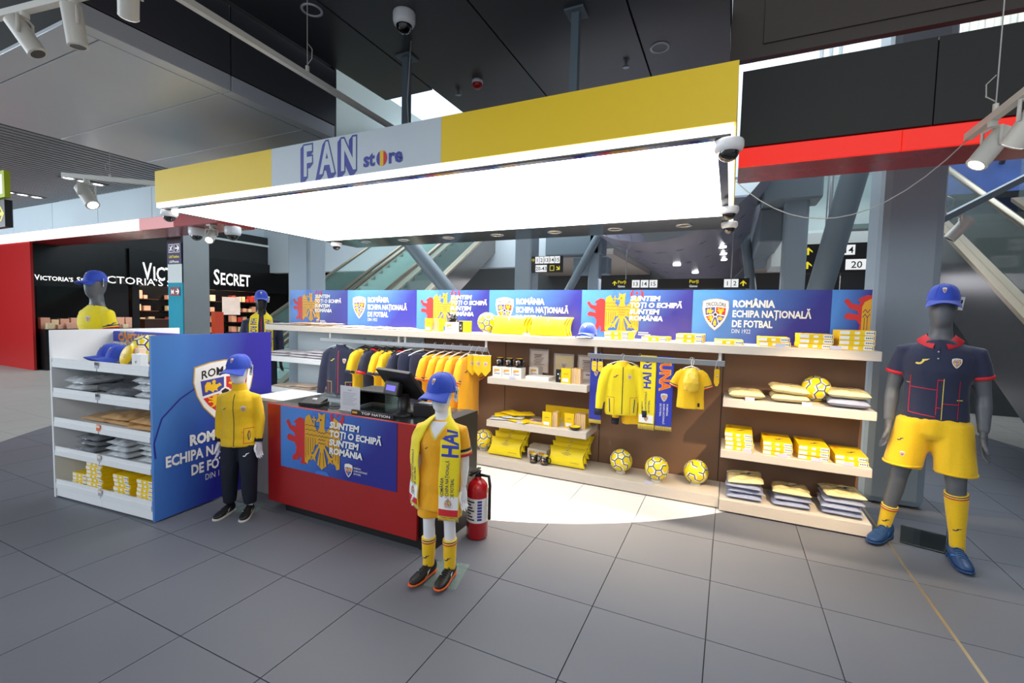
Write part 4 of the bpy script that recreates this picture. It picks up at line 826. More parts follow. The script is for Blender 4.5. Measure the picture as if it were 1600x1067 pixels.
ball(1.76, 3.27, TOPZ, 'yellow football on the top shelf left of the yellow pouches', (.9, 2.2, .3)); ball(4.93, 3.33, .98, 'yellow football between bagged shirts on the upper right wall shelf', (1.7, .4, 1.2), False)
p = gpt(-.50, .29); ball(p[0], p[1], 1.173, 'yellow football on the top of the island unit, behind the oval tin', (.5, .2, 2.), False, 1.1)
# ---- pillow-shaped gift pouches
def pouch_mesh(w=.42, h=.2, t=.085):
    mb = MB(); N, M = 20, 10; vs = []
    for s in (1, -1):
        for j in range(M+1):
            for i in range(N+1):
                u = i/N*2-1; v = j/M*2-1; x = u*(w/2-.055*(1-v*v)*0)-(.0 if abs(u) < 1 else 0)
                inset = .035*(1-v*v)*(abs(u)**6)*(1 if u > 0 else -1)
                vs.append((x-inset, -s*t/2*sqrt(max(0, 1-v*v))*(1-.25*abs(u)**3), v*h/2+h/2))
    n = (N+1)*(M+1); fs = []
    for s in (0, 1):
        for j in range(M):
            for i in range(N):
                a = s*n+j*(N+1)+i; f = (a, a+1, a+N+2, a+N+1); fs.append(f if s == 0 else f[::-1])
    for j in range(M):
        for i in (0, N): a = j*(N+1)+i; fs.append((a, a+N+1, n+a+N+1, n+a))
    mb.add(vs, fs, 'pouch_yellow', True); me = mb.mesh('gift_pouch')
    tr = BVHTree.FromPolygons([v.co for v in me.vertices], [tuple(p.vertices) for p in me.polygons]); g = G(); g.put(CREST_S, 0, .055, .018)
    for k, (t_, w_) in enumerate((('ROMÂNIA', .05), ('ECHIPA NAȚIONALĂ', .1), ('DE FOTBAL', .055))): g.fit('navy_print', t_, -w_/2, .025-.013*k, w_, .008, 1, .01)
    g.fit('navy_print', 'WWW.FRF.RO', .05, -.07, .1, .008, 1)
    o = g.drape('print', tr, (0, -.3, h/2), (1, 0, 0), (0, 0, 1), (0, 1, 0), cut=.05); pr_ = o.data; bpy.data.objects.remove(o); return me, pr_
PM, PP = pouch_mesh()
def pouch(x, y, z, tilt, label, group, rz=0.):
    o = prop(link('gift_pouch', PM), label, 'gift box', group); o.location = (x, y, z); o.rotation_euler = (tilt, 0, rz); link('print', PP, o)
G1, G2, G3 = 'left gift pouches on the plinth', 'right gift pouches on the plinth', 'gift pouches on the top shelf'
tl = radians(-32)
for k, lb in enumerate(('front', 'second', 'rearmost')): pouch(2.08+.0*k, 3.13+.085*k, PZ+.012+.045*k, tl, '%s yellow pillow-shaped gift pouch of the left row on the plinth' % lb, G1)
for k, lb in enumerate(('front', 'second', 'third', 'rearmost')): pouch(2.78, 3.125+.075*k, PZ+.012+.03*k, tl, '%s yellow pillow-shaped gift pouch of the right row on the plinth' % lb, G2)
for k in range(3):
    lb = ('front', 'second', 'rear')[k]
    pouch(2.085, 3.16+.09*k, TOPZ+.004, radians(-14), '%s yellow gift pouch of the left row on the top shelf' % lb, G3); pouch(2.53, 3.16+.09*k, TOPZ+.004, radians(-14), '%s yellow gift pouch of the right row, beside the blue cap, top shelf' % lb, G3)
# ---- mugs and mug boxes
def mug(x, y, z, label, rz, group='black mugs'):
    r = root('mug', label, 'mug', (x, y, z), rz, group)
    MB().lathe([(.001, 0), (.038, 0), (.041, .006), (.041, .095), (.037, .095)], (0, 0, 0), 'mug_black').build('body', r); MB().lathe([(.0385, .0952), (.036, .094), (.036, .01), (.001, .008)], (0, 0, 0), 'mug_yellow').build('inside', r)
    MB().tube([(.038, 0, .078), (.065, 0, .076), (.072, 0, .05), (.062, 0, .026), (.038, 0, .022)], .006, 'mug_black').build('handle', r)
    g = G(); g.put(CREST_S, 0, .058, .02); g.rect('gold_print', -.014, .028, .014, .034); g.wrap('crest', lambda a, b: (V((.0412*sin(a/.0412), -.0412*cos(a/.0412), b)), V((sin(a/.0412), -cos(a/.0412), 0))), r)
mb_me = MB().box(-.055, .055, -.06, .06, 0, .11, 'box_white').mesh('mug_box'); q = MB()
for m, x0, y0, x1, y1 in (('gold_print', -.035, .065, .03, .085), ('grey_print', -.035, .03, .035, .045), ('orange_print', -.04, .055, -.01, .062)): q.poly([(x0, -.0606, y0), (x1, -.0606, y0), (x1, -.0606, y1), (x0, -.0606, y1)], m)
mbl = q.mesh('print')
def mugbox(x, y, z, label, rz=0.):
    o = prop(link('mug_box', mb_me, None, .002, 1), label, 'box', 'white mug boxes'); o.location = (x, y, z); o.rotation_euler = (0, 0, rz); link('print', mbl, o)
for k, lb in enumerate(('leftmost', 'middle', 'right')):
    x = 1.985+.115*k; mugbox(x, 3.16, .985, '%s white mug box in the row of three on the mug shelf' % lb); mug(x, 3.165, 1.0952, 'black mug on the %s white mug box of the mug shelf' % lb, -.3)
mugbox(2.33, 3.36, .985, 'white mug box behind the row of three on the mug shelf'); prop(bx('flat_box', 2.32, 2.58, 3.10, 3.30, .985, 1.02, 'box_white', None, .003), 'low flat white box before the framed prints on the mug shelf', 'box')
mug(2.44, 3.10, PZ, 'black mug with yellow inside standing left on the plinth between pouches', .1); mug(2.565, 3.095, PZ, 'black mug with yellow inside standing right on the plinth between pouches', -.15)
for k, (x, y, z, lb) in enumerate(((2.37, 3.28, PZ, 'lower left'), (2.485, 3.27, PZ, 'middle'), (2.34, 3.40, PZ, 'rear left'), (2.455, 3.395, PZ, 'rear'), (2.57, 3.39, PZ, 'rear right'))): mugbox(x, y, z, '%s white mug box behind the two mugs on the plinth' % lb)
mugbox(1.36, 3.17, TOPZ, 'white mug box under the mug on the top shelf'); mug(1.36, 3.17, TOPZ+.1102, 'black mug on a white box on the top shelf', -.2)
yb = root('gift_box', 'yellow and black boxed gift standing on the top shelf beside the ball', 'box', (1.535, 3.17, TOPZ)); bx('body', -.055, .055, -.05, .05, 0, .13, 'box_yellow', yb, .003); bx('window', -.052, -.002, -.052, -.0501, .006, .124, 'black_print', yb); g = G().circ('white_print', .012, .08, .007).put(CREST_S, .022, .04, .014); g.line('grey_print', [(.02, .1), (.03, .05)], .004); g.plane('print', (-.045, -.0525, 0), (1, 0, 0), (0, 0, 1), yb)
dk = root('keyring_box', 'small black boxed keyring standing before the yellow framed print', 'box', (2.70, 3.10, .985)); bx('body', -.038, .038, -.015, .015, 0, .13, 'black_matt', dk, .002); g = G().circ('white_print', -.012, .085, .008).put(CREST_S, .006, .04, .016); g.line('grey_print', [(.01, .1), (.006, .05)], .004); g.plane('print', (0, -.0158, 0), (1, 0, 0), (0, 0, 1), dk)
# ---- notebooks
def notebook(x, y, z, cover, label, rz, group, h=.15, w=.10, t=.016):
    r = root('notebook', label, 'notebook', (x, y, z), rz, group); bx('pages', -t/2+.002, t/2-.002, -w/2+.002, w/2-.003, .002, h-.003, 'paper_edge', r)
    MB().box(-t/2, -t/2+.002, -w/2, w/2, 0, h, cover).box(t/2-.002, t/2, -w/2, w/2, 0, h, cover).box(-t/2, t/2, w/2-.002, w/2, 0, h, cover).build('cover', r)
def flatnote(x, y, z, label, group, h=.15, w=.10):
    r = root('notebook', label, 'notebook', (x, y, z), 0, group); bx('cover', -w/2, w/2, -.009, .009, 0, h, 'box_yellow', r, .002); g = G(); g.fit('navy_print', 'ROMÂNIA', -.02, .09, .045, .01, 1); g.rect('white_print', -.035, .015, .03, .05); g.plane('print', (0, -.0095, 0), (1, 0, 0), (0, 0, 1), r)
def notes(x, y, z, n, where, group):
    flatnote(x-.055, y-.065, z, 'front-facing yellow notebook of the row '+where, group)
    for k in range(n): notebook(x+.006+k*.0185, y, z, ['box_yellow', 'paper_pink', 'box_yellow'][k % 3], '%s upright notebook in the row %s' % (('first', 'second', 'third', 'fourth', 'fifth', 'sixth')[k], where), 0, group)
notes(2.83, 3.14, .985, 5, 'at the right of the mug shelf', 'notebooks on the mug shelf'); notes(2.64, 3.14, .522, 3, 'at the left on the lower middle shelf', 'notebooks on the lower middle shelf'); notes(2.86, 3.2, .522, 6, 'behind the black bowl', 'notebooks by the bowl')
for k in range(5): 
    r = flatnote(2.52+.1*k, 3.34, .522, '%s yellow notebook standing in the rear row of the lower middle shelf' % ('first', 'second', 'third', 'fourth', 'fifth')[k], 'rear notebooks', .17)
notes(1.16, 3.14, TOPZ, 4, 'beside the white mug box on the top shelf', 'notebooks on the top shelf')
bo = root('bowl', 'small black bowl with yellow inside on the lower middle shelf', 'bowl', (2.88, 3.085, .522)); MB().lathe([(.001, 0), (.03, 0), (.05, .014), (.062, .035), (.058, .035)], (0, 0, 0), 'mug_black').build('outside', bo); MB().lathe([(.059, .0352), (.047, .02), (.001, .01)], (0, 0, 0), 'mug_yellow').build('inside', bo)
# ---- framed prints in clear sleeves on the mug shelf
for x, m, lb in ((2.34, 'paper_pink', 'cream printed card in a clear sleeve behind the white mug boxes'), (2.63, 'box_yellow', 'yellow printed card with crest in a clear sleeve on the mug shelf'), (2.90, 'paper_pink', 'cream printed card in a clear sleeve behind the right notebooks')):
    r = root('print_card', lb, 'print', (x, 3.43, 1.02 if x < 2.5 else .985), 0, 'printed cards on the mug shelf'); zo = .0; bx('card', -.1, .1, -.004, .004, .01, .245, m, r); bx('sleeve', -.115, .115, -.006, -.0045, 0, .265, 'clear_acrylic', r); g = G()
    if m == 'box_yellow': g.put(CREST, 0, .13, .06); g.rect('navy_print', -.03, .03, .03, .04)
    else:
        for k in range(7): g.rect('brown_wall', -.06+.01*(k % 2), .09+.018*k, .06-.012*((k*3) % 4), .1+.018*k)
        g.rect('navy_print', -.02, .05, .02, .06)
    g.plane('print', (0, -.0045, 0), (1, 0, 0), (0, 0, 1), r)
# low packs on the lower middle shelf
fb = [bag_proto('flag_pack', .24, .17, .022, m, 40+k, False, .005)[0] for k, m in enumerate(('box_yellow', 'bag_silver'))]
rr_ = random.Random(11)
for k, (x, y, z, rz, m, lb) in enumerate(((2.03, 3.14, 0, .3, 1, 'silver flag pack lowest at the left front'), (2.10, 3.24, 0, -.2, 0, 'yellow flag pack low at the left rear'), (2.05, 3.2, .024, .5, 0, 'yellow flag pack second in the left heap'), (2.17, 3.17, .022, .1, 1, 'silver flag pack in the middle of the heap'), (2.13, 3.22, .05, -.4, 0, 'yellow flag pack high in the left heap'), (2.24, 3.25, .046, .6, 0, 'yellow flag pack tilted on the heap'), (2.26, 3.13, 0, -.3, 0, 'yellow flag pack at the front edge'))):
    o = prop(link('flag_pack', fb[m]), lb+' on the lower middle shelf', 'flag pack', 'yellow flag packs'); o.location = (x, y, .522+z); o.rotation_euler = (0, 0, rz)
r = root('print_card', 'printed cream card lying in a yellow tray on the lower middle shelf', 'print', (2.44, 3.2, .523)); bx('tray', -.12, .12, -.1, .1, 0, .012, 'box_yellow', r, .004); bx('card', -.1, .1, -.08, .08, .012, .016, 'paper_pink', r); g = G(); [g.rect('brown_wall', -.06, -.05+.018*k, .06-.01*(k % 3), -.042+.018*k) for k in range(6)]; g.plane('print', (0, 0, .0161), (1, 0, 0), (0, 1, 0), r)
# shelf price tags
def ptag(x, y, z, lb): prop(bx('price_tag', x-.035, x+.035, y-.002, y+.002, z, z+.03, 'tag_lilac'), 'small lilac price tag '+lb, 'price tag', 'shelf price tags')
for x, y, z, lb in ((4.62, 3.031, 1.447, 'below the two-high box stack on the top shelf'), (5.0, 3.031, 1.447, 'at the right end of the top shelf'), (4.42, 3.031, .981, 'left on the upper right wall shelf'), (4.83, 3.031, .981, 'under the ball on the upper right wall shelf'), (4.42, 3.031, .536, 'below the leftmost box stack on the right wall shelf'), (4.68, 3.031, .536, 'below the second box stack on the right wall shelf'), (4.92, 3.031, .536, 'below the third box stack on the right wall shelf'), (5.13, 3.031, .536, 'below the last box stack on the right wall shelf'), (2.2, 3.031, .986, 'on the mug shelf'), (2.3, 3.031, .523, 'on the lower middle shelf'), (3.62, 3.041, .113, 'below the middle football on the plinth'), (2.35, 3.031, 1.446, 'below the yellow pouches on the top shelf')): ptag(x, y, z, lb)
# ================================================================ CAPS
def cap_parts():
    rx, ry, h = .088, .108, .118; n = 36; m = 12
    def P(t, a, k=1.0):     # t 0 rim .. 1 top
        c = cos(t*pi/2)**.72; return V((rx*k*c*sin(a), ry*k*c*-cos(a), h*k*sin(t*pi/2)**.95+.012*(1-t)*max(0, cos(a))*0))
    mb = MB(); mb.rings([[P(j/m, 2*pi*i/n) for i in range(n)] for j in range(m+1)], 'blue_cap', False)
    mb.rings([[P(j/m, 2*pi*i/n, .965) for i in range(n)] for j in range(m+1)], 'blue_cap', False)
    mb.rings([[P(0, 2*pi*i/n, k) for i in range(n)] for k in (1., .965)], 'blue_cap', False); crown = mb.mesh('crown')
    mb = MB()
    for k in range(6):
        a = pi/6+k*pi/3; mb.tube([P(j/10, a, 1.004) for j in range(1, 11)], .0012, 'royal_print', 5)
    seams = mb.mesh('seam'); mb = MB(); mb.lathe([(.001, .006), (.006, .004), (.008, 0)], (0, 0, h-.001), 'blue_cap', 10); button = mb.mesh('button')
    mb = MB(); N, M = 18, 6; top = []
    for s in (0, 1):
        for j in range(M+1):
            for i in range(N+1):
                a = (i/N-.5)*2*1.22; t = j/M; L = .085*cos(a*.86)**.6 if abs(a) < 1.5 else 0
                b = V((rx*.99*sin(a), -ry*.99*cos(a), .004)); d = V((.22*sin(a), -1, 0)).normalized()
                p = b+d*L*t; p.z -= .020*t+.055*(p.x/.09)**2*(t**.8)*.55; p.z -= s*.004; top.append(p)
    q = (N+1)*(M+1); fs = []
    for s in (0, 1):
        for j in range(M):
            for i in range(N): a = s*q+j*(N+1)+i; f = (a, a+1, a+N+2, a+N+1); fs.append(f if s == 0 else f[::-1])
    for i in range(N): a = M*(N+1)+i; fs.append((a, a+1, q+a+1, q+a))
    mb.add(top, fs, 'blue_cap', True); brim = mb.mesh('brim')
    g = G(); g.put(CREST_S, 0, 0, .024)
    def fn(x, y):
        t = .40+y/.13; a = x/(rx*cos(t*pi/2)**.72+.012); p = P(t, a, 1.0); nn = V((p.x/rx**2, p.y/ry**2, p.z/h**2)).normalized(); return p, nn
    o = g.wrap('crest', fn, None, cut=.012); cr = o.data; bpy.data.objects.remove(o)
    mb = MB(); mb.box(-.002, .002, -.016, .016, -.09, 0, 'tag_white').box(-.0026, .0026, -.01, .01, -.07, -.05, 'grey_print').box(-.0026, .0026, -.009, .0, -.045, -.02, 'black_print'); tag = mb.mesh('price_tag')
    return crown, seams, button, brim, cr, tag
CAPM = cap_parts()
def cap(parent, loc, rz=0., s=1., tag=True, tilt=0.):
    c = link('cap', CAPM[0], parent); c.location = loc; c.rotation_euler = (tilt, 0, rz); c.scale = (s, s, s)
    for n, m in zip(('seam', 'button', 'brim', 'crest'), CAPM[1:5]): link(n, m, c)
    if tag: t = link('price_tag', CAPM[5], c); t.location = (.094, .02, .03); t.rotation_euler = (.12, 0, 1.25)
    return c
def loose_cap(x, y, z, rz, label):
    c = cap(None, (x, y, z+.012), rz, 1., False, -.16); prop(c, label, 'cap', 'blue caps on shelves')
loose_cap(2.96, 3.16, TOPZ+.022, radians(-2), 'royal blue cap with crest on the top shelf beside the yellow pouches')
p = gpt(-.72, .22); loose_cap(p[0], p[1], 1.194, radians(-4), 'blue cap in front on the top of the island unit, beside the yellow oval tin')
p = gpt(-.93, .27); loose_cap(p[0], p[1], 1.194, radians(-4), 'blue cap behind the other cap on the top of the island unit')

# ================================================================ MANNEQUINS
def swap(o, mats): o.data = o.data.copy()
def hand(parent, mtl, wrist, s, mir, rot, curl=.35):
    mb = MB(); F = [(-.030, .078, .0095), (-.010, .088, .010), (.011, .083, .0095), (.030, .066, .0085)]
    mb.loft([((0, 0, .02), .024, .018), ((0, 0, 0), .026, .018), ((0, -.002, -.03), .038, .017), ((0, -.004, -.07), .042, .015), ((0, -.006, -.092), .039, .012)], mtl, n=14)
    for x, L, r in F:
        c = curl; a0 = V((x, -.005, -.085)); d = V((x*.9, -.15, -1)).normalized(); p1 = a0+d*L*.45; d2 = V((x*.4, -.15-c, -1)).normalized(); p2 = p1+d2*L*.33; d3 = V((0, -.25-c*1.7, -1)).normalized(); p3 = p2+d3*L*.28
        mb.tube([a0, p1, p2, p3], [r, r*.95, r*.85, r*.6], mtl, 10)
    mb.tube([(-.03, -.006, -.025), (-.054, -.022, -.058), (-.058, -.036, -.085), (-.052, -.044, -.108)], [.014, .0125, .011, .008], mtl, 10)
    for i, v in enumerate(mb.v): mb.v[i] = (v[0]*s*mir, v[1]*s, v[2]*s)
    if mir < 0: mb.f = [f[::-1] for f in mb.f]
    o = soft(mb, 'hand', .0042*s, mtl, parent, 2); o.location = wrist; o.rotation_euler = rot; return o
def shoe(parent, style, loc, rz, s=1., tiltx=0.):
    up, sole, lace = {'black': ('shoe_black', 'sole_white', 'lace_black'), 'boot': ('shoe_black', 'orange_print', 'lace_black'), 'blue': ('shoe_blue', 'shoe_blue', 'lace_blue')}[style]
    mb = MB(); mb.loft([((0, .085, .05), .022, .030), ((0, .07, .052), .034, .045), ((0, .03, .05), .039, .046), ((0, -.03, .045), .041, .038), ((0, -.09, .035), .046, .028), ((0, -.14, .029), .044, .022), ((0, -.172, .024), .030, .016), ((0, -.182, .022), .012, .010)], up, n=16)
    mb.loft([((0, .045, .04), .034, .040), ((0, .045, .085), .033, .038), ((0, .047, .098), .032, .036)], up, n=14)
    u = soft(mb, 'shoe', .007, up, parent, 3); u.location = loc; u.rotation_euler = (tiltx, 0, rz); u.scale = (s, s, s)
    pts = [(.034, .06), (.036, .0), (.044, -.08), (.046, -.12), (.036, -.165), (.015, -.188), (-.015, -.188), (-.036, -.165), (-.046, -.12), (-.044, -.08), (-.036, .0), (-.034, .06), (-.02, .09), (.02, .09)]
    MB().prism([(x*1.06, y*1.03, 0 if style == 'black' else .008) for x, y in pts], (0, 0, .016 if style == 'black' else .010), sole).build('sole', u, .003)
    if style != 'black':
        st = MB()
        for x, y in ((.03, .05), (-.03, .05), (.034, -.06), (-.034, -.06), (.034, -.11), (-.034, -.11), (.02, -.16), (-.02, -.16)): st.cyl((x, y, .009), (x, y, 0.0), .009, sole, .007, 8)
        st.build('stud', u)
        LZ = lambda y: (.0985 if y > 0 else .0985+(.085-.0985)*min(1, -y/.03)) if y > -.03 else .085+(.064-.085)*(-y-.03)/.06
        for k in range(6): y = .0-.018*k; z = LZ(y)+.002; MB().tube([(-.024, y+.004, z-.010), (-.008, y, z), (.008, y-.004, z), (.024, y-.008, z-.011)], .0034, lace, 6).build('lace', u)
    else:
        for k in range(2): y = -.03-.04*k; z = .083-.016*k; MB().loft([((-.038, y, z-.028), .014, .004), ((0, y, z), .014, .005), ((.038, y, z-.028), .014, .004)], 'lace_black', side=(0, 1, 0), n=8).build('strap', u)
    tr = bvh(u); g = G(); g.poly('white_print' if style != 'blue' else 'sky_print', [(x*.07, y*.055) for x, y in SWOOSH])
    for sx in (1, -1): g.drape('logo', tr, (sx*.2, -.045, .045), (0, sx*1, .15), (0, 0, 1), (-sx, 0, 0), u, cut=.012)
    return u
def sock(parent, pts, cuff, logo_dir=None, mtl='yellow_cloth'):
    mb = MB(); st = []
    mb.loft(pts, mtl, n=20)
    for i, v in enumerate(mb.v):
        w = noise.noise(V(v)*45)*.0016; mb.v[i] = (v[0]+w, v[1]+w, v[2])
    o = mb.build('sock', parent)
    (c0, a, b), (c1, a1, b1) = pts[0], pts[1]; c0, c1 = V(c0), V(c1); d = (c1-c0).normalized()
    for k, m in enumerate(('navy_print', 'yellow_line', 'red_trim')): MB().loft([(c0+d*(.004+.008*k), a*1.025, b*1.025), (c0+d*(.010+.008*k), a*1.025, b*1.025)], m, n=20).build('stripe', o)
    return o
TORSO = [(.855, .0, .10, .085), (.93, .0, .165, .112), (1.0, 0, .168, .112), (1.10, 0, .148, .100), (1.20, -.005, .158, .108), (1.30, -.012, .182, .122), (1.38, -.008, .190, .118), (1.43, .0, .172, .100), (1.465, .005, .132, .084), (1.50, .010, .088, .070), (1.54, .012, .066, .064), (1.60, .008, .060, .062), (1.655, .0, .056, .060)]
HEAD = [(1.592, -.028, .030, .040), (1.612, -.026, .050, .066), (1.645, -.016, .062, .086), (1.69, -.006, .072, .098), (1.735, .0, .077, .104), (1.785, .004, .077, .104), (1.825, .006, .066, .088), (1.85, .006, .044, .06), (1.862, .006, .016, .022)]
def L3(a, b, t): return tuple(a[i]+(b[i]-a[i])*t for i in range(3))
def mannequin(r, s, mtl, pose, hs=1., voxel=.011):
    mb = MB(); sc = lambda p: (p[0]*s, p[1]*s, p[2]*s)
    mb.loft([(sc((0, y, z)), a*s, b*s) for z, y, a, b in TORSO], mtl, n=20)
    nz = 1.62
    mb.loft([(((0+pose.get('hx', 0))*s, (y*hs)*s, (nz+(z-nz)*hs)*s), a*s*hs, b*s*hs) for z, y, a, b in HEAD], mtl, n=20)
    for k in ('L', 'R'):
        h, kn, an = pose['leg'+k]; sg = -1 if k == 'L' else 1
        mb.loft([(sc(h), .098*s, .105*s), (sc(L3(h, kn, .35)), .086*s, .092*s), (sc(L3(h, kn, .75)), .064*s, .068*s), (sc(kn), .054*s, .06*s), (sc(tuple(V(L3(kn, an, .3))+V((0, .012, 0)))), .056*s, .062*s), (sc(L3(kn, an, .65)), .042*s, .046*s), (sc(an), .034*s, .038*s), (sc((an[0], an[1]-.01, an[2]-.06)), .034*s, .04*s)], mtl, n=16)
        sh, el, wr = pose['arm'+k]
        mb.loft([(sc((sg*.10, .0, 1.42)), .036*s, .036*s), (sc(sh), .046*s, .050*s), (sc(L3(sh, el, .45)), .054*s, .058*s), (sc(el), .043*s, .046*s), (sc(L3(el, wr, .3)), .046*s, .048*s), (sc(wr), .029*s, .027*s)], mtl, n=14, side=(1, 0, 0))
    return soft(mb, 'body', voxel, mtl, r, 3)
def shirt(r, s, mtl, pose, hem=.86, sleeve=.55, fat=.012, long_=False, wr=.004, collar=True, flare=0., voxel=.010, seed=0., top=1.505):
    mb = MB(); sc = lambda p: (p[0]*s, p[1]*s, p[2]*s); f = fat
    st = [(hem, .0, .172+f+flare, .115+f+flare*.6), (hem+.06, 0, .170+f+flare*.9, .114+f+flare*.5)]+[(z, y, a+f+flare*max(0, (1.3-z)/.45)*.8, b+f+flare*.4*max(0, (1.3-z)/.45)) for z, y, a, b in TORSO if hem+.08 < z < 1.44]+[(1.468, .006, .135+f*.6, .086+f*.6), (1.49, .008, .105+f*.5, .078+f*.4), (top, .010, .080, .070)]
    for i, q in enumerate(st):
        if q[0] < 1.14: st[i] = (q[0], q[1], max(q[2], .160+f), max(q[3], .110+f))
    mb.loft([(sc((0, y, z)), a*s, b*s) for z, y, a, b in st], mtl, n=28)
    ends = []
    for k in ('L', 'R'):
        sg = -1 if k == 'L' else 1; sh, el, wrs = pose['arm'+k]
        a0 = (sg*.10, 0, 1.425)
        if long_: path = [a0, sh, L3(sh, el, .5), el, L3(el, wrs, .5), L3(el, wrs, .93)]; rad = [.055, .064, .062, .055, .048, .040]
        else: e = L3(sh, el, sleeve); path = [a0, sh, L3(sh, e, .5), e]; rad = [.055, .062, .062, .064]
        mb.loft([(sc(p), (q+f*.4)*s, (q+f*.4)*s) for p, q in zip(path, rad)], mtl, n=18, side=(1, 0, 0))
        ends.append((sc(path[-2]), sc(path[-1]), (rad[-1]+f*.4)*s))
    o = soft(mb, 'jacket' if long_ else 'shirt', voxel*s*1.2, mtl, r, 3, wr*s, 9/s, seed, (1, 1, .45)); return o, ends
def cuffs(o, ends, bands):      # bands: (offset from sleeve end, width, material)
    for a, b, rd in ends:
        a, b = V(a), V(b); d = (b-a).normalized()
        for off, w, m in bands: MB().loft([(b-d*(off-.0)+d*.004, rd*1.035, rd*1.035), (b-d*(off+w)+d*.004, rd*1.035, rd*1.035)], m, n=22, caps=off < .004).build('cuff', o)
def band(o, z0, z1, a, b, m, s, name='hem'): MB().loft([((0, 0, z0*s), a*s, b*s), ((0, 0, z1*s), a*s, b*s)], m, n=28, caps=False).build(name, o)
def zipper(o, tr, s, z0, z1, m, x=0.):
    g = G(); n = 24; g.p.append((m, 1, [(x+sx*.004*s, z0*s+(z1-z0)*s*i/n) for i in range(n+1) for sx in (-1, 1)], [(2*i, 2*i+1, 2*i+3, 2*i+2) for i in range(n)]))
    return g.drape('zip', tr, (0, -1, 0), (1, 0, 0), (0, 0, 1), (0, 1, 0), o, cut=None)
FRONT = dict(u=(1, 0, 0), v=(0, 0, 1), d=(0, 1, 0))
def chest(o, tr, s, logo, z=1.36, x=.085, ck=.048, lk=.075, name='crest'):
    g = G(); g.put(CREST, x*s, z*s, ck*s); g.drape('crest', tr, (0, -1, 0), (1, 0, 0), (0, 0, 1), (0, 1, 0), o, cut=.02)
    if logo: g = G(); g.poly(logo, [(a*lk*s-x*s, b*lk*s+z*s) for a, b in SWOOSH]); g.drape('logo', tr, (0, -1, 0), (1, 0, 0), (0, 0, 1), (0, 1, 0), o, cut=.02)
def shorts(r, s, mtl, pose, z0, z1, voxel=.010, seed=1.):
    mb = MB(); sc = lambda p: (p[0]*s, p[1]*s, p[2]*s)
    mb.loft([(sc((0, 0, z1)), .168*s, .118*s), (sc((0, 0, .95)), .185*s, .130*s), (sc((0, 0, .86)), .185*s, .128*s), (sc((0, 0, .82)), .12*s, .1*s)], mtl, n=24)
    ends = []
    for k in ('L', 'R'):
        h, kn, an = pose['leg'+k]; t = (h[2]-z0)/(h[2]-kn[2]); e = L3(h, kn, t)
        mb.loft([(sc((h[0], h[1], .95)), .10*s, .118*s), (sc(h), .112*s, .125*s), (sc(L3(h, kn, t*.5)), .112*s, .122*s), (sc(e), .112*s, .122*s)], mtl, n=20); ends.append((sc(h), sc(e), .113*s, .123*s))
    return soft(mb, 'shorts', voxel*s*1.2, mtl, r, 3, .005*s, 8/s, seed, (1.6, 1.6, .35)), ends
def collar(o, s, m, z0=1.485, z1=1.535, open_=True):
    mb = MB(); n = 26; A, B = [], []
    for i in range(n+1):
        a = -pi/2+.30+(2*pi-.60)*i/n; fr = max(0, -sin(a))
        A.append(V((cos(a)*.073, sin(a)*.069+.010, z1+.012-.045*fr))*s); B.append(V((cos(a)*(.122+.004*fr), sin(a)*(.098+.032*fr)+.008, z0+.022-.052*fr))*s)
    C = [p+V((0, 0, -.010*s))-(p-V((0, .01*s, p.z))).normalized()*.006*s for p in B]; k = n+1
    mb.add(A+B+C, [(i, i+1, k+i+1, k+i) for i in range(n)]+[(k+i, k+i+1, 2*k+i+1, 2*k+i) for i in range(n)], m, True); return mb.build('collar', o)
def stand_collar(o, s, m, z0=1.49, z1=1.555, trim=None):
    q = MB().loft([((0, .010*s, z0*s), .088*s, .080*s), ((0, .008*s, (z0+z1)/2*s), .076*s, .074*s), ((0, .004*s, z1*s), .072*s, .072*s)], m, n=28, caps=False).loft([((0, .004*s, z1*s), .066*s, .066*s), ((0, .01*s, z0*s), .066*s, .066*s)], m, n=28, caps=False).build('collar', o)
    if trim: MB().loft([((0, .004*s, (z1-.003)*s), .0735*s, .0735*s), ((0, .004*s, (z1+.004)*s), .0725*s, .0725*s)], trim, n=28, caps=False).build('trim', q)
    return q
def arms(o): return {'armL': ((-.188, .005, 1.41), (-.235, .03, 1.14), (-.245-o, -.03, .90)), 'armR': ((.188, .005, 1.41), (.235, .03, 1.14), (.245+o, -.03, .90))}
def base_plate(r, x0, x1, y0, y1, m='glass_green'): return bx('base_plate', x0, x1, y0, y1, .001, .011, m, r, .002)

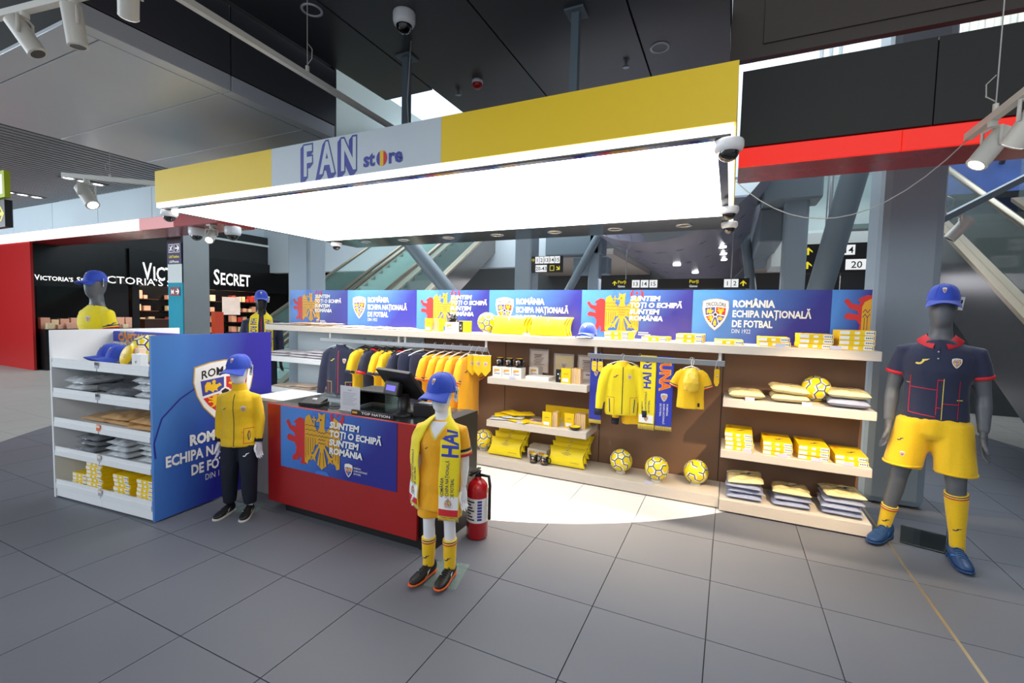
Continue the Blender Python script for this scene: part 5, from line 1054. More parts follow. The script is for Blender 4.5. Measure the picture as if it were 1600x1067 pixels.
# ---- tall grey mannequin on the right
mn = root('mannequin', 'tall grey mannequin on the right in navy polo, yellow shorts and blue cap', 'mannequin', (5.60, 2.95, .0), -.27)
po_ = {'legL': ((-.095, 0, .93), (-.165, .0, .52), (-.225, .06, .115)), 'legR': ((.095, 0, .93), (.135, -.03, .52), (.165, -.0, .115)), **arms(0)}
mannequin(mn, 1., 'mannequin_grey', po_)
o, ends = shirt(mn, 1., 'navy_cloth', po_, hem=.90, fat=.012, seed=2.); tr = bvh(o)
cuffs(o, ends, [(0, .022, 'red_trim')]); chest(o, tr, 1., 'yellow_line'); collar(o, 1., 'red_trim')
g = G()
for a, b, c, d, m, w in ((-.14, 1.26, -.14, 1.0, 'red_line', .004), (-.14, 1.18, .0, 1.17, 'red_line', .005), (.0, 1.24, .0, 1.0, 'red_line', .004), (.0, 1.24, .03, 1.24, 'red_line', .006), (.03, 1.25, .03, .97, 'yellow_line', .004), (.03, 1.08, .11, 1.08, 'red_line', .005), (.11, 1.24, .11, .98, 'red_line', .003), (.10, 1.11, .13, 1.11, 'yellow_line', .005), (-.18, 1.21, -.14, 1.205, 'yellow_line', .005), (-.14, 1.0, .0, .985, 'red_line', .005), (-.0, 1.05, .03, 1.05, 'red_line', .005)): g.line(m, [(a, b), (c, d)], w)
g.fit('yellow_line', 'ROMÂNIA', .11, .955, .06, .010, 1, .02); g.line('black_print', [(.0, 1.46), (.0, 1.36)], .003); g.circ('grey_print', -.008, 1.43, .005, 2, 8); g.circ('grey_print', -.008, 1.385, .005, 2, 8)
g.drape('line_print', tr, (0, -1, 0), (1, 0, 0), (0, 0, 1), (0, 1, 0), o, cut=.03)
o, ends = shorts(mn, 1., 'yellow_cloth', po_, .60, .985); tr = bvh(o); g = G().poly('navy_print', [(x*.04-.17, y*.04+.80) for x, y in SWOOSH]); g.put(CREST_S, -.155, .70, .026); g.drape('logo', tr, (0, -1, 0), (1, 0, 0), (0, 0, 1), (0, 1, 0), o, cut=.02)
for a, b, ra, rb in ends: MB().loft([(V(b)+V((0, 0, .02)), ra*1.01, rb*1.01), (V(b)+V((0, 0, .006)), ra*1.015, rb*1.015)], 'yellow_cloth', n=24).build('hem', o); 
for k, (kn, an) in enumerate((po_['legL'][1:], po_['legR'][1:])):
    t0 = .62 if k == 0 else .12
    st = [(t0, .0), (t0+.03, 0), (.5 if t0 < .4 else .75, .0), (.85, 0), (1., 0), (1.14, 0)]; pts = []
    for t, _ in st:
        c = V(L3(kn, an, t)); rad = .064 if t < .35 else max(.040, .060-.024*(t-.35)/.65); c.y += .012*max(0, 1-abs(t-.3)/.4); pts.append((c, rad*.98+.002, rad*1.08+.002))
    so_ = sock(mn, pts, None); g = G().poly('navy_print', [(x*.05, y*.04) for x, y in SWOOSH]); c = V(L3(kn, an, .72 if k else .9)); g.drape('logo', bvh(so_), (c.x, c.y-.3, c.z), (1, 0, 0), (0, 0, 1), (0, 1, 0), so_, cut=.02)
shoe(mn, 'blue', (-.225, .03, .012), -.35, 1.08); shoe(mn, 'blue', (.165, -.03, .004), .22, 1.08)
hand(mn, 'mannequin_grey', (-.245, -.03, .895), 1.1, -1, (0, 0, radians(-70))); hand(mn, 'mannequin_grey', (.245, -.03, .895), 1.1, 1, (0, 0, radians(70)))
cap(mn, (0, .004, 1.775), .0); bx('base_plate', -.13, .21, .05, .42, .002, .012, 'glass_dark', mn, .002)
MB().cyl((.12, .12, .012), (.12, .02, .30), .008, 'chrome', n=10).build('support_rod', mn)
mn.scale = (1.03, 1.03, 1.03)
# ---- grey mannequin behind the island unit
m2 = root('mannequin', 'grey mannequin in profile with yellow shirt and blue cap behind the island unit', 'mannequin', (-2.49, 1.50, .06), radians(6))
po2 = {'legL': ((-.095, 0, .93), (-.12, -.01, .52), (-.13, .03, .1)), 'legR': ((.095, 0, .93), (.12, -.01, .52), (.13, .03, .1)), **arms(0)}
mannequin(m2, 1.005, 'mannequin_grey', po2)
o, ends = shirt(m2, 1.005, 'lemon_cloth', po2, hem=.86, seed=5.); cuffs(o, ends, [(.0, .012, 'red_trim'), (.014, .008, 'lemon_cloth'), (.024, .010, 'navy_cloth')]); tr = bvh(o); chest(o, tr, 1.005, None)
for sg in (-1, 1): g = G().poly('navy_print', [(x*.09, y*.05) for x, y in SWOOSH]); g.drape('logo', tr, (sg*.6, .0, 1.40), (0, sg, 0), (0, 0, 1), (-sg, 0, -.25), o, cut=.012, base=.005)
MB().tube([(-.062, -.045, 1.515), (-.03, -.085, 1.475), (0, -.105, 1.45), (.03, -.085, 1.475), (.062, -.045, 1.515)], .006, 'navy_cloth', 6).build('neck_trim', o)
shorts(m2, 1.005, 'yellow_cloth', po2, .62, .96); shoe(m2, 'blue', (-.13, .02, .0), -.1, 1.08); shoe(m2, 'blue', (.13, .02, .0), .1, 1.08); cap(m2, (0, .004, 1.785)); bx('base_plate', -.25, .25, -.25, .28, -.057, -.001, 'white_paint', m2, .004)
hand(m2, 'mannequin_grey', (-.246, -.03, .9), 1.1, -1, (0, 0, radians(-70))); hand(m2, 'mannequin_grey', (.246, -.03, .9), 1.1, 1, (0, 0, radians(70)))
m2.scale = (1.05, 1.05, 1.05)
# ---- dark mannequin with scarf left of the display wall
def scarf(parent, s, path_pts, width, mtl, prints, name='scarf', fringe=True, thick=.006):
    # path_pts: list of (centre, width direction); builds a strip and returns it with a surface function
    P_ = [V(p) for p, w in path_pts]; Wd = [V(w).normalized() for p, w in path_pts]
    cum = [0.]
    for a, b in zip(P_, P_[1:]): cum.append(cum[-1]+(b-a).length)
    Lt = cum[-1]
    def at(t):
        t = min(max(t, 0), Lt-1e-6); i = max(k for k in range(len(cum)-1) if cum[k] <= t); f = (t-cum[i])/(cum[i+1]-cum[i]); f2 = f
        p = P_[i].lerp(P_[i+1], f); w = Wd[i].lerp(Wd[i+1], f).normalized(); d = (P_[i+1]-P_[i]).normalized(); return p, w, w.cross(d).normalized()
    mb = MB(); N = 70; M = 8; vs = []
    for sd in (1, -1):
        for j in range(N+1):
            p, w, n = at(Lt*j/N)
            for i in range(M+1): u = i/M-.5; vs.append(p+w*width*u+n*(sd*thick/2+.004*sin(j*.55)*abs(u)*2+.006*(1-4*u*u)))
    q = (N+1)*(M+1); fs = []
    for sd in (0, 1):
        for j in range(N):
            for i in range(M): a = sd*q+j*(M+1)+i; f = (a, a+1, a+M+2, a+M+1); fs.append(f if sd == 0 else f[::-1])
    for j in range(N):
        for i in (0, M): a = j*(M+1)+i; fs.append((a, a+M+1, q+a+M+1, q+a))
    for j in (0, N):
        for i in range(M): a = j*(M+1)+i; fs.append((a, a+1, q+a+1, q+a))
    mb.add(vs, fs, mtl, True); o = mb.build(name, parent)
    if fringe:
        fr = MB()
        for t0, dz in ((0, -1), (Lt, -1)):
            p, w, n = at(t0)
            for k in range(16): x = (k/15-.5)*width*.97; fr.tube([p+w*x, p+w*x+V((0, 0, -.035*s))], .0032*s, 'yellow_line', 4)
        prop(fr.build('fringe', o), kind='stuff')
    for g, t0, flip in prints:        # graphic x runs along the scarf (metres), y across it
        def fn(x, y):
            t = t0+x*flip; 
            if t < 0 or t > Lt: return None
            p, w, n = at(t); nn = n if n.dot(FACE) > 0 else -n
            u = y/width; j = t/Lt*70; bump = .004*sin(j*.55)*abs(u)*2+.006*(1-4*u*u)
            return p+w*y*WS+n*bump+nn*(thick/2), nn
        FACE = V((0, -1, 0)); p, w, n = at(min(max(t0, .01), Lt-.01)); nn = n if n.dot(FACE) > 0 else -n; p2 = at(min(max(t0+.02, .02), Lt-.005))[0]; WS = 1. if ((p2-p)*flip).cross(w).dot(nn) > 0 else -1.
        g.wrap('print', fn, o, cut=.03)
    return o
def draped(s, x_out, x_in, zn, zb, ybf, yneck, wide_l, wide_r):
    # front left bottom -> up -> behind the neck -> down front right
    pts = []
    for z in (zb[0], zb[0]+.2*(zn-zb[0]), zb[0]+.5*(zn-zb[0]), zb[0]+.8*(zn-zb[0])): pts.append(((-x_out, ybf(z), z), (1, 0, 0)))
    pts += [((-x_in, -.09, zn), (1, .1, .15)), ((-x_in*.93, -.01, zn+.05), (.8, .3, .55)), ((-.055, .075, zn+.062), (.1, .5, .9)), ((0, .098, zn+.06), (0, .4, 1)), ((.055, .075, zn+.062), (-.1, .5, .9)), ((x_in*.93, -.01, zn+.05), (-.8, .3, .55)), ((x_in, -.09, zn), (-1, .1, .15))]
    for z in (zb[1]+.8*(zn-zb[1]), zb[1]+.5*(zn-zb[1]), zb[1]+.2*(zn-zb[1]), zb[1]): pts.append(((x_out, ybf(z), z), (-1, 0, 0)))
    return [((p[0]*s, p[1]*s, p[2]*s), w) for p, w in pts]
m3 = root('mannequin', 'black mannequin in navy jacket with yellow scarf left of the display wall', 'mannequin', (-2.02, 3.27, .012), radians(52))
mannequin(m3, 1.015, 'mannequin_black', po2)
o, ends = shirt(m3, 1.015, 'navy_cloth', po2, hem=.86, long_=True, fat=.018, seed=7.); tr = bvh(o); zipper(o, tr, 1.015, .87, 1.50, 'red_line'); stand_collar(o, 1.015, 'navy_cloth')
g = G()
for sg in (-1, 1): g.line('yellow_line', [(sg*.10, 1.02), (sg*.16, 1.02)], .006); g.line('red_line', [(sg*.14, 1.01), (sg*.14, .90)], .012)
g.drape('pocket_print', tr, (0, -1, 0), (1, 0, 0), (0, 0, 1), (0, 1, 0), o, cut=.03)
pn = MB()
for k in ('L', 'R'): h, kn, an = po2['leg'+k]; pn.loft([((h[0]*1.015, 0, .98), .105, .125), (h, .11, .12), (kn, .085, .09), ((an[0], an[1], .12), .062, .07)], 'trouser_navy', n=18)
soft(pn, 'trousers', .013, 'trouser_navy', m3, 3, .004, 8, 3.)
shoe(m3, 'black', (-.13, .02, .0), -.1, 1.08); shoe(m3, 'black', (.13, .02, .0), .1, 1.08); cap(m3, (0, .004, 1.80)); bx('base_plate', -.22, .22, -.2, .25, -.011, -.001, 'glass_green', m3, .002)
hand(m3, 'mannequin_black', (-.249, -.03, .9), 1.1, -1, (0, 0, radians(-70))); hand(m3, 'mannequin_black', (.249, -.03, .9), 1.1, 1, (0, 0, radians(70)))
ybf = lambda z: -.165 if z < 1.42 else -.15
gs = G().fit('blue_print', 'HAI ROMÂNIA', .0, -.04, .42, .08, 1, .02); gt_ = G()
for k, (t, w) in enumerate((('ECHIPA NAȚIONALĂ', .26), ('DE FOTBAL', .16))): gt_.fit('navy_print', t, 0, .015-.04*k, w, .028, 1, .01)
gc = G().put(CREST, 0, 0, .055, rot=pi/2); gc2 = G().put(CREST, 0, 0, .055, rot=-pi/2)
scarf(m3, 1., draped(1.015, .095, .085, 1.50, (.98, .98), ybf, None, 0, 0), .115, 'lemon_cloth', [(gs, 1.10, 1), (gt_, 1.42, 1), (gs, .52, -1), (gt_, .27, -1)])

# ---- child mannequin in yellow jacket
ks = .668
k1 = root('mannequin', 'white child mannequin in yellow zip jacket, navy trousers and blue cap', 'mannequin', (.70, 1.07, .0), radians(30))
pk = {'legL': ((-.095, 0, .93), (-.115, -.01, .52), (-.135, .02, .1)), 'legR': ((.095, 0, .93), (.115, -.03, .52), (.125, -.02, .1)), 'armL': ((-.185, .005, 1.405), (-.225, .02, 1.14), (-.225, -.02, .89)), 'armR': ((.185, .005, 1.405), (.225, .02, 1.14), (.225, -.02, .89))}
mannequin(k1, ks, 'mannequin_white', pk, 1.25, .009)
o, ends = shirt(k1, ks, 'yellow_cloth', pk, hem=.84, long_=True, fat=.016, seed=11., wr=.006, flare=.022); tr = bvh(o)
cuffs(o, ends, [(-.012, .055, 'trouser_navy')]); stand_collar(o, ks*1.06, 'yellow_cloth', 1.405, 1.50); zipper(o, tr, ks, .85, 1.47, 'trouser_navy'); chest(o, tr, ks, 'navy_print', 1.30, .105, .05, .045)
g = G(); g.line('red_line', [(.10, 1.06), (.19, 1.06)], .006); g.line('red_line', [(.10, 1.06), (.10, .88)], .005); g.line('red_line', [(.10, .885), (.19, .885)], .006); g.line('red_line', [(.075, 1.02), (.10, 1.02)], .005); g.line('navy_print', [(.145, 1.03), (.138, .98), (.145, .92)], .008); g.line('navy_print', [(.152, 1.03), (.158, .98), (.152, .92)], .004)
G().put(g, 0, 0, ks).drape('pocket_print', tr, (0, -1, 0), (1, 0, 0), (0, 0, 1), (0, 1, 0), o, cut=.02)
pn = MB()
for k in ('L', 'R'): h, kn, an = [V(q)*ks for q in pk['leg'+k]]; pn.loft([((h[0]*.85, 0, .98*ks), .050, .060), (h*.96, .068, .074), (h.lerp(kn, .5), .070, .076), (kn, .064, .068), (kn.lerp(an, .7), .054, .058), (V((an[0], an[1], .085)), .046, .054)], 'trouser_navy', n=18)
o = soft(pn, 'trousers', .009, 'trouser_navy', k1, 3, .004, 12, 3., (1.5, 1.5, .5)); g = G().poly('white_print', [(x*.045+.085, y*.05+.50) for x, y in SWOOSH]); g.drape('logo', bvh(o), (0, -1, 0), (1, 0, 0), (0, 0, 1), (0, 1, 0), o, cut=.02)
for k, rz in (('L', -.18), ('R', .12)): an = V(pk['leg'+k][2])*ks; shoe(k1, 'black', (an.x, an.y-.03, 0), rz, .80)
hand(k1, 'mannequin_white', (-.225*ks, -.02*ks, .885*ks), .80, -1, (0, 0, radians(-60))); hand(k1, 'mannequin_white', (.225*ks, -.02*ks, .885*ks), .80, 1, (0, 0, radians(60)))
c = cap(k1, (0, .004, 1.180), radians(-8), .97); bx('base_plate', -.13, .13, -.02, .17, .001, .008, 'glass_green', k1, .002)

# ---- child mannequin with scarf
k2 = root('mannequin', 'white child mannequin in yellow kit with HAI scarf and black boots', 'mannequin', (2.655, 1.04, .0), radians(14))
pk2 = dict(pk); pk2['legL'] = ((-.09, 0, .93), (-.10, -.02, .52), (-.105, .0, .1)); pk2['legR'] = ((.09, 0, .93), (.10, -.01, .52), (.105, .0, .1))
mannequin(k2, ks, 'mannequin_white', pk2, 1.25, .009)
o, ends = shirt(k2, ks, 'amber_cloth', pk2, hem=.69, sleeve=.80, fat=.026, seed=14., wr=.007, flare=.035); tr = bvh(o); cuffs(o, ends, [(.0, .016, 'red_trim'), (.017, .012, 'yellow_line'), (.030, .016, 'navy_cloth')]); chest(o, tr, ks, 'navy_print', 1.27, .085, .062, .04)
g = G().poly('mannequin_white', [(-.085*ks, 1.5*ks), (-.0, 1.36*ks), (.085*ks, 1.5*ks)]); g.line('yellow_line', [(-.095*ks, 1.5*ks), (0, 1.35*ks), (.095*ks, 1.5*ks)], .012, 2); g.drape('neckline', tr, (0, -1, 0), (1, 0, 0), (0, 0, 1), (0, 1, 0), o, cut=.015)
o, ends = shorts(k2, ks, 'amber_cloth', pk2, .60, .93); g = G().poly('navy_print', [(x*.03+.085, y*.03+.47) for x, y in SWOOSH]); g.drape('logo', bvh(o), (0, -1, 0), (1, 0, 0), (0, 0, 1), (0, 1, 0), o, cut=.02)
for k, rz in (('L', -.32), ('R', -.12)):
    h, kn, an = [V(q)*ks for q in pk2['leg'+k]]; pts = []
    for t in (.32, .36, .55, .72, .84, .93, 1.05): c = kn.lerp(an, t); rad = .046-.012*max(0, t-.4)/.6+(.0035 if t in (.72, .93) else 0); pts.append((c, rad*.95, rad*1.04))
    so_ = sock(k2, pts, None); c = kn.lerp(an, .72); g = G().poly('navy_print', [(x*.045, y*.04) for x, y in SWOOSH]); g.drape('logo', bvh(so_), (c.x, c.y-.3, c.z), (1, 0, 0), (0, 0, 1), (0, 1, 0), so_, cut=.015)
    shoe(k2, 'boot', (an.x, an.y-.02, .014), rz, .84)
hand(k2, 'mannequin_white', (-.225*ks, -.02*ks, .885*ks), .80, -1, (0, 0, radians(-60))); hand(k2, 'mannequin_white', (.225*ks, -.02*ks, .885*ks), .80, 1, (0, 0, radians(60)))
cap(k2, (0, .004, 1.180), radians(-14), .99); bx('base_plate', -.06, .15, -.12, .17, .002, .012, 'glass_green', k2, .002)
ybf = lambda z: -.205 if z < 1.3 else -.165
gs = G().fit('royal_print', 'HAI ROMÂNIA', .0, -.045, .52, .09, 1, .03); gt_ = G()
for k, (t, w) in enumerate((('ROMÂNIA', .12), ('ECHIPA NAȚIONALĂ', .22), ('DE FOTBAL', .12))): gt_.fit('navy_print', t, .0, .03-.032*k, w, .020, 1, .012)
sc_pts = draped(ks, .150, .110, 1.46, (.66, .68), ybf, None, 0, 0)
LF = [(V((-.225, -.075, z))*ks, V((.7, -.7, 0))) for z in (.72, .9, 1.15, 1.32)]+[(V((-.150, -.085, 1.445))*ks, V((.8, -.35, .35)))]
sc_pts = LF+sc_pts[5:]
Ls = sum((V(b[0])-V(a[0])).length for a, b in zip(sc_pts, sc_pts[1:]))
ge = G().rect('red_trim', -.02, -.06, .02, .06).rect('white_print', .02, -.06, .10, .06).put(CREST, .06, 0, .05, rot=pi/2, dl=2).line('navy_print', [(-.03, -.06), (-.03, .06)], .008, 1)
ge2 = G().rect('red_trim', -.02, -.06, .02, .06).rect('white_print', .02, -.06, .10, .06).put(CREST, .06, 0, .05, rot=pi/2, dl=2)
gh = G().fit('royal_print', 'HAI', 0, -.05, .16, .10, 1, .03)
sf = scarf(k2, ks, sc_pts, .125, 'lemon_cloth', [(gh, Ls-.36, -1), (gt_, Ls-.12, -1), (ge, Ls-.03, -1), (gt_, .12, 1), (ge2, .03, 1)])

# ================================================================ GARMENTS ON THE RAILS
def hanger(parent, w, z, mtl='white_paint', ph=0.):    # hanger in local x-z plane, hook top at z
    o = MB().tube([(-.018, 0, -.02), (-.022, 0, .0), (-.012, 0, .018), (.006, 0, .018), (.014, 0, .004), (.008, 0, -.02), (0, 0, -.05), (0, 0, -.075)], .0028, mtl, 6).tube([(-w/2, 0, -.135), (-w*.25, 0, -.095), (0, 0, -.075), (w*.25, 0, -.095), (w/2, 0, -.135)], [.006, .007, .008, .007, .006], mtl, 8).build('hanger', parent)
    o.location = (0, 0, z); return o
GAR = {}
def garment_mesh(kind, mtl, seed):
    mb = MB()
    if kind == 'tee':      # origin at the hook line (rail height): shoulders .1 below
        mb.loft([((0, 0, -.10), .07, .026), ((0, 0, -.125), .14, .034), ((0, 0, -.16), .19, .036), ((0, 0, -.3), .195, .036), ((0, 0, -.5), .20, .036), ((0, 0, -.72), .205, .038), ((0, 0, -.80), .206, .04)], mtl, n=26)
        for s in (-1, 1): mb.loft([((s*.11, 0, -.14), .05, .032), ((s*.17, 0, -.20), .072, .036), ((s*.218, 0, -.30), .068, .034), ((s*.24, 0, -.385), .066, .033)], mtl, side=(1, 0, 0), n=16)
    elif kind == 'kid':
        mb.loft([((0, 0, -.085), .05, .022), ((0, 0, -.105), .10, .03), ((0, 0, -.13), .145, .034), ((0, 0, -.25), .150, .036), ((0, 0, -.4), .152, .038), ((0, 0, -.52), .158, .04)], mtl, n=24)
        for s in (-1, 1): mb.loft([((s*.09, 0, -.115), .035, .026), ((s*.135, 0, -.16), .05, .028), ((s*.175, 0, -.23), .048, .026), ((s*.195, 0, -.29), .046, .026)], mtl, side=(1, 0, 0), n=14)
    elif kind == 'jacket':
        mb.loft([((0, 0, -.085), .065, .04), ((0, 0, -.125), .13, .055), ((0, 0, -.16), .205, .062), ((0, 0, -.3), .215, .066), ((0, 0, -.5), .21, .066), ((0, 0, -.72), .215, .07), ((0, 0, -.78), .205, .064)], mtl, n=26)
        for s in (-1, 1): mb.loft([((s*.12, 0, -.14), .05, .05), ((s*.195, 0, -.20), .072, .055), ((s*.245, -.005, -.36), .066, .052), ((s*.275, -.015, -.55), .056, .048), ((s*.292, -.025, -.72), .045, .042)], mtl, side=(1, 0, 0), n=16)
    elif kind == 'pants':
        mb.loft([((0, 0, -.10), .16, .04), ((0, 0, -.2), .185, .05), ((0, 0, -.38), .20, .055), ((0, 0, -.5), .20, .055)], mtl, n=24)
        for s in (-1, 1): mb.loft([((s*.09, 0, -.35), .10, .05), ((s*.11, 0, -.6), .10, .05), ((s*.115, 0, -.72), .10, .05)], mtl, n=16)
    o = soft(mb, 'cloth', .013 if kind != 'kid' else .009, mtl, None, 3, .009 if kind != 'kid' else .006, 6, seed, (1.8, 1.8, .35)); me = o.data; bpy.data.objects.remove(o); return me
def garment(kind, mtl, x, y, z, rz, label, group, cat='shirt', name='hanging_shirt', trim=None, crest_=True, hm='white_paint', logo='navy_print', drop=0., extra=None, cuff=None):
    if (kind, mtl) not in GAR: GAR[(kind, mtl)] = garment_mesh(kind, mtl, len(GAR)*3.3)
    r = root(name, label, cat, (x, y, z), rz, group); hanger(r, .40 if kind != 'kid' else .26, -.0, hm)
    o = link('cloth', GAR[(kind, mtl)], r); o.location = (0, 0, -.012-drop); key = (kind, mtl)
    tr = TREES.setdefault(key, bvh(o))
    if crest_: g = G().put(CREST, .085 if kind != 'kid' else .06, -.27 if kind != 'kid' else -.21, .046 if kind != 'kid' else .034).poly(logo, [(a*.07-.085*(1 if kind != 'kid' else .7), b*.06+(-.26 if kind != 'kid' else -.21)) for a, b in SWOOSH]); g.drape('crest', tr, (0, -1, 0), (1, 0, 0), (0, 0, 1), (0, 1, 0), o, cut=.02)
    if trim: MB().tube([(.06, .018, -.095), (.055, -.02, -.10), (.0, -.045, -.135), (-.055, -.02, -.10), (-.06, .018, -.095), (0, .03, -.09), (.06, .018, -.095)], .013 if trim != 'navy_line' else .006, trim, 8).build('collar', o)
    if cuff:
        k = 1. if kind == 'tee' else .0
        for s in (-1, 1):
            a, b = (V((s*.218, 0, -.30)), V((s*.24, 0, -.385))) if kind == 'tee' else (V((s*.175, 0, -.23)), V((s*.195, 0, -.29))); d = (b-a).normalized(); ra, rb = (.0695, .0365) if kind == 'tee' else (.049, .0295)
            for off, w, m in cuff: MB().loft([(b-d*off, ra, rb), (b-d*(off+w), ra, rb)], m, n=18, caps=off < .002).build('cuff', o)
    if extra: extra(o, tr)
    return r
TREES = {}
R1 = 'garments on the long rail'
def jacket_extra(line, zipm, pocket=True, collar_m=None):
    def f(o, tr):
        g = G(); n = 20; g.p.append((zipm, 1, [(sx*.005, -.76+.62*i/n) for i in range(n+1) for sx in (-1, 1)], [(2*i, 2*i+1, 2*i+3, 2*i+2) for i in range(n)])); g.drape('zip', tr, (0, -1, 0), (1, 0, 0), (0, 0, 1), (0, 1, 0), o, cut=None)
        MB().loft([((0, .0, -.135), .085, .06), ((0, .0, -.10), .072, .052), ((0, .0, -.065), .068, .05)], collar_m, n=24, caps=False).loft([((0, 0, -.065), .062, .044), ((0, 0, -.13), .062, .044)], collar_m, n=24, caps=False).build('collar', o)
        if pocket:
            g = G()
            for s in (-1, 1): g.line(line, [(s*.10, -.54), (s*.19, -.54)], .005).line(line, [(s*.10, -.54), (s*.10, -.76)], .004).line('red_line' if line != 'red_line' else 'navy_print', [(s*.16, -.56), (s*.15, -.74)], .012)
            g.drape('pocket_print', tr, (0, -1, 0), (1, 0, 0), (0, 0, 1), (0, 1, 0), o, cut=.03)
        t = MB().box(-.02, .02, -.003, .0, -.05, 0, 'tag_white').build('price_tag', o); t.location = (0, -.03, -.10)
    return f
garment('jacket', 'navy_cloth', -.29, 3.12, RZ1, radians(12), 'navy zip jacket with red zip facing forward at the left of the long rail', R1, 'jacket', 'hanging_jacket', logo='yellow_line', extra=jacket_extra('yellow_line', 'red_line', True, 'navy_cloth'))
YC = [(0, .012, 'red_trim'), (.012, .010, 'yellow_line'), (.022, .012, 'navy_cloth')]
SD = radians(86)
for x, k, m, tm, cf, lb in ((.06, 'tee', 'yellow_cloth', 'navy_cloth', [(0, .03, 'navy_cloth')], 'yellow shirt with navy collar next to the navy jacket'), (.235, 'tee', 'navy_cloth', 'red_trim', [(0, .03, 'red_trim')], 'navy polo with red collar, nearest the navy jacket'), (.40, 'tee', 'yellow_cloth', 'navy_cloth', [(0, .03, 'navy_cloth')], 'yellow shirt with navy collar between the two navy polos, left one'), (.52, 'tee', 'yellow_cloth', 'navy_cloth', [(0, .03, 'navy_cloth')], 'yellow shirt with navy collar between the two navy polos, right one'), (.655, 'tee', 'navy_cloth', 'red_trim', [(0, .03, 'red_trim')], 'navy polo with red collar beside the navy shorts')):
    garment(k, m, x+.02, 3.15, RZ1, SD, lb+' on the long rail', R1, trim=tm, cuff=cf, hm='black_plastic')
def shorts_extra(o, tr): G().put(CREST, .11, -.66, .05).drape('crest', tr, (0, -1, 0), (1, 0, 0), (0, 0, 1), (0, 1, 0), o, cut=.02)
garment('pants', 'navy_cloth', .84, 3.12, RZ1, radians(66), 'navy shorts with a crest on the leg, left pair on the long rail', R1, 'shorts', 'hanging_shorts', crest_=False, extra=shorts_extra); garment('pants', 'navy_cloth', 1.0, 3.12, RZ1, radians(70), 'navy shorts behind the cash register, right pair on the long rail', R1, 'shorts', 'hanging_shorts', crest_=False)
for k, (x, lb) in enumerate(((1.16, 'first yellow jersey from the navy shorts'), (1.29, 'second yellow jersey from the navy shorts'), (1.40, 'third yellow jersey from the navy shorts'), (1.51, 'fourth yellow jersey from the navy shorts'), (1.62, 'last yellow jersey before the pennants'))):
    def sl_logo(o, tr):
        g = G().poly('navy_print', [(a*.06, b*.05) for a, b in SWOOSH]); g.drape('sleeve_logo', tr, (.6, 0, -.24), (0, 1, 0), (0, 0, 1), (-1, 0, -.2), o, cut=.02)
        if k == 0: G().rect('black_print', -.06, -.36, .06, -.24).drape('print', tr, (0, -1, 0), (1, 0, 0), (0, 0, 1), (0, 1, 0), o, cut=.03)
    garment('tee', 'amber_cloth', x, 3.13, RZ1, radians(80 if k < 4 else 86), lb+' on the long rail', R1, trim='navy_line' if False else None, cuff=YC, extra=sl_logo, crest_=k > 0)
def pennant(x, y, z, label, group, h=.22, w=.115, rz=0., mini=False):
    r = root('pennant', label, 'pennant', (x, y, z), rz, group)
    pts = [(-w/2, 0), (w/2, 0), (w/2, -h*.72), (0, -h), (-w/2, -h*.72)] if not mini else [(-w/2, -.01), (-w*.3, 0), (w*.3, 0), (w/2, -.01), (w/2, -h*.8), (w*.2, -h), (-w*.2, -h), (-w/2, -h*.8)]
    d = .09 if not mini else .075
    MB().prism([(a, -.003, b-d) for a, b in pts], (0, .006, 0), 'yellow_cloth').build('cloth', r)
    MB().tube([(-w*.4, 0, -d), (0, 0, .014), (w*.4, 0, -d)], .0018, 'tag_white', 5).build('cord', r)
    if not mini: MB().cyl((-w/2-.004, 0, -d), (w/2+.004, 0, -d), .004, 'white_gloss', n=8).build('rod', r)
    g = G().put(CREST if not mini else CREST_S, 0, -d-h*.42, w*.34); g.plane('crest', (0, -.0032, 0), (1, 0, 0), (0, 0, 1), r); return r
for k, lb in enumerate(('first', 'second', 'third')): pennant(1.685+.058*k+(.02 if k > 0 else 0)+.03*max(0, k-1), 3.085, RZ1-.0, '%s yellow pennant with crest hanging at the right end of the long rail' % lb, 'yellow pennants', .23, .115, radians(50 if k == 0 else 18))
# ---- short rail
R2_ = 'garments on the short rail'
YJ = garment('jacket', 'lemon_cloth', 3.335, 3.08, RZ2, radians(18), 'yellow zip jacket with navy cuffs, the front one on the short rail', R2_, 'jacket', 'hanging_jacket', extra=jacket_extra('red_line', 'trouser_navy', True, 'yellow_cloth'))
def long_jack(o, tr): jacket_extra('red_line', 'trouser_navy', False, 'yellow_cloth')(o, tr)
YK = garment('jacket', 'yellow_cloth', 3.475, 3.205, RZ2, radians(14), 'second yellow zip jacket hanging lower behind the front one, short rail', R2_, 'jacket', 'hanging_jacket', drop=.14, extra=long_jack, crest_=False)
YJ.scale = (.74, .8, .72); YK.scale = (.74, .8, .72)
for r in [o for o in COL.objects if o.name.startswith('hanging_jacket') and 'yellow zip' in o.get('label', '')]:
    dz = .14 if 'second' in r['label'] else 0
    for sg in (-1, 1): MB().loft([((sg*.2905, -.024, -.715-dz), .050, .046), ((sg*.296, -.03, -.80-dz), .048, .044)], 'trouser_navy', side=(1, 0, 0), n=16).build('cuff', r)
def hscarf(x, y, z, L, w, mtl, prints, label, rz=0.):
    r = root('scarf', label, 'scarf', (x, y, z), rz, 'scarves on the short rail')
    MB().box(-w/2, w/2, -.02, -.014, -L, .004, mtl).box(-w/2, w/2, .014, .02, -L*.93, .004, mtl).box(-w/2, w/2, -.0199, .0199, .0041, .008, mtl).build('cloth', r)
    fr = MB()
    for k in range(18): xx = (k/17-.5)*w*.97; fr.tube([(xx, -.017, -L), (xx+.002, -.017, -L-.04)], .003, 'yellow_line', 4)
    prop(fr.build('fringe', r), kind='stuff'); prints.plane('print', (0, -.0203, 0), (1, 0, 0), (0, 0, 1), r); return r
